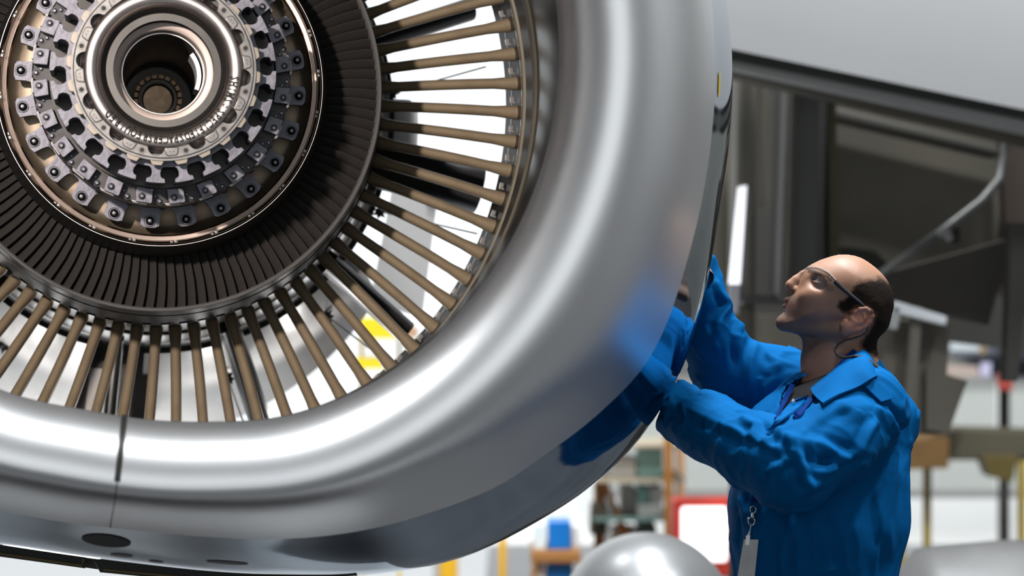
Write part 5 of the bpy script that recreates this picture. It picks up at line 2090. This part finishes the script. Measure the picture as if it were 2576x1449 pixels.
MB().box((.08, 0, cc.z / 2), (.6, .5, cc.z)).build('cradle', M_steel_dark, cv, smooth=False)
MB().box((-.22, -.1, cc.z + .06), (.14, .3, .24)).build('cradle_block', M_bay, cv, smooth=False)

# --- dock platform with yellow posts
DY = 12.5
dk = thing_at('maintenance_dock', 'dark dock platform on yellow posts in front of the far windows', 'dock', 2450, DY)
for pts, Y, dp, m_, nm in ((((2376, 1082), (2680, 1092), (2680, 1158), (2376, 1158)), DY, .5, mat('dock_dark_olive', (.07, .062, .04), 0, .6), 'platform_edge'),
                           (((2268, 1108), (2388, 1100), (2386, 1178), (2268, 1182)), DY - .2, .4, mat('dock_rust_orange', (.20, .105, .028), 0, .5, color2=(.12, .07, .03), var_scale=5), 'bracket'),
                           (((2470, 1150), (2560, 1150), (2548, 1212), (2490, 1200)), DY - .1, .2, mat('dock_brown', (.10, .075, .02), 0, .5), 'underbeam')):
    hang(quad_box(pts, Y, dp).build(nm, m_, dk, smooth=False), dk)
for u in (2334, 2572, 2268):
    hang(quad_box(down([(u - 9, 1150), (u + 9, 1150), (u + 9, 0), (u - 9, 0)], DY), DY, .05).build('post', mat('dock_yellow', (.34, .25, .04), 0, .5), dk, smooth=False), dk)
hang(quad_box([(2376, 955), (2392, 955), (2392, 1085), (2340, 1085)], DY - .1, .05).build('stair_stringer', mat('pale_grey_rail', (.45, .45, .44), 0, .5), dk, smooth=False), dk)
hang(quad_box([(2395, 965), (2425, 965), (2360, 1085), (2335, 1085)], DY - .2, .05).build('stair_stringer', mat('pale_grey_rail', (.55, .55, .54), 0, .5), dk, smooth=False), dk)

# --- another aircraft parked in the next bay, seen in slivers at the right edge
PY = 13.5
pk = thing_at('parked_aircraft', 'blurred blue-grey aircraft nose with pale windscreen at the right edge', 'aircraft', 2500, PY)
V, Fc = [], []
c0 = at(2560, 880, PY)
nl, na = 18, 28
for i in range(nl + 1):
    th = PI * i / nl
    for k in range(na):
        a = 2 * PI * k / na
        V.append((c0.x - .36 * math.cos(th), c0.y + .5 * math.sin(th) * math.cos(a), c0.z + .17 * math.sin(th) * math.sin(a)))
for i in range(nl):
    for k in range(na):
        Fc.append((i * na + k, i * na + (k + 1) % na, (i + 1) * na + (k + 1) % na, (i + 1) * na + k))
hang(MB().add(V, Fc).build('nose', mat('blue_grey_nose', (.12, .13, .165), .2, .3), pk, angle=60), pk)
for pts, Y, m_, nm in ((((2394, 806), (2484, 794), (2484, 884), (2390, 882)), PY - .62, mat('pale_glass', (.52, .57, .60), 0, .2), 'windscreen'),
                       (((2510, 730), (2540, 726), (2534, 822), (2506, 826)), PY - .62, mat('pale_pane', (.62, .63, .62), 0, .3), 'cockpit_pane'),
                       (((2552, 722), (2590, 740), (2590, 820), (2556, 812)), PY - .62, mat('pale_pane', (.58, .56, .58), 0, .3), 'cockpit_pane'),
                       (((2376, 915), (2460, 922), (2460, 950), (2384, 946)), PY - .6, mat('pinkish_band', (.42, .34, .30), 0, .4), 'belly_band'),
                       (((2470, 912), (2494, 912), (2492, 946), (2466, 946)), PY - .64, mat('lilac_patch', (.50, .48, .66), 0, .4), 'marking'),
                       (((2510, 944), (2546, 940), (2548, 982), (2514, 980)), PY - .64, mat('red_cover', (.34, .05, .04), 0, .5), 'red_cover'),
                       (((2476, 820), (2490, 815), (2478, 892), (2466, 890)), PY - .66, mat('ochre_strip', (.28, .19, .09), 0, .5), 'edge_strip')):
    hang(quad_box(pts, Y, .05).build(nm, m_, pk, smooth=False), pk)
hang(quad_box(down([(2520, 960), (2540, 960), (2540, 0), (2520, 0)], PY), PY, .1).build('nose_leg', M_bay, pk, smooth=False), pk)

# --- yellow access stand beyond the bypass duct
SY = 11.0
ys = thing_at('access_stand', 'yellow access stand glimpsed between the guide vanes', 'access stand', 960, SY)
hang(quad_box([(905, 800), (1005, 800), (1005, 852), (905, 852)], SY, .4).build('deck', mat('bright_yellow', (.85, .66, .02), 0, .5), ys, smooth=False), ys)
hang(quad_box([(1000, 822), (1045, 822), (1045, 850), (1000, 850)], SY - .02, .3).build('tan_box', M_tanp, ys, smooth=False), ys)
hang(quad_box([(890, 902), (965, 902), (965, 928), (890, 928)], SY, .4).build('step', mat('bright_yellow', (.85, .66, .02), 0, .5), ys, smooth=False), ys)
for u in (905, 1000):
    hang(quad_box(down([(u, 850), (u + 8, 850), (u + 8, 0), (u, 0)], SY), SY + .1, .05).build('leg', mat('stand_leg', (.75, .55, .03), 0, .5), ys, smooth=False), ys)
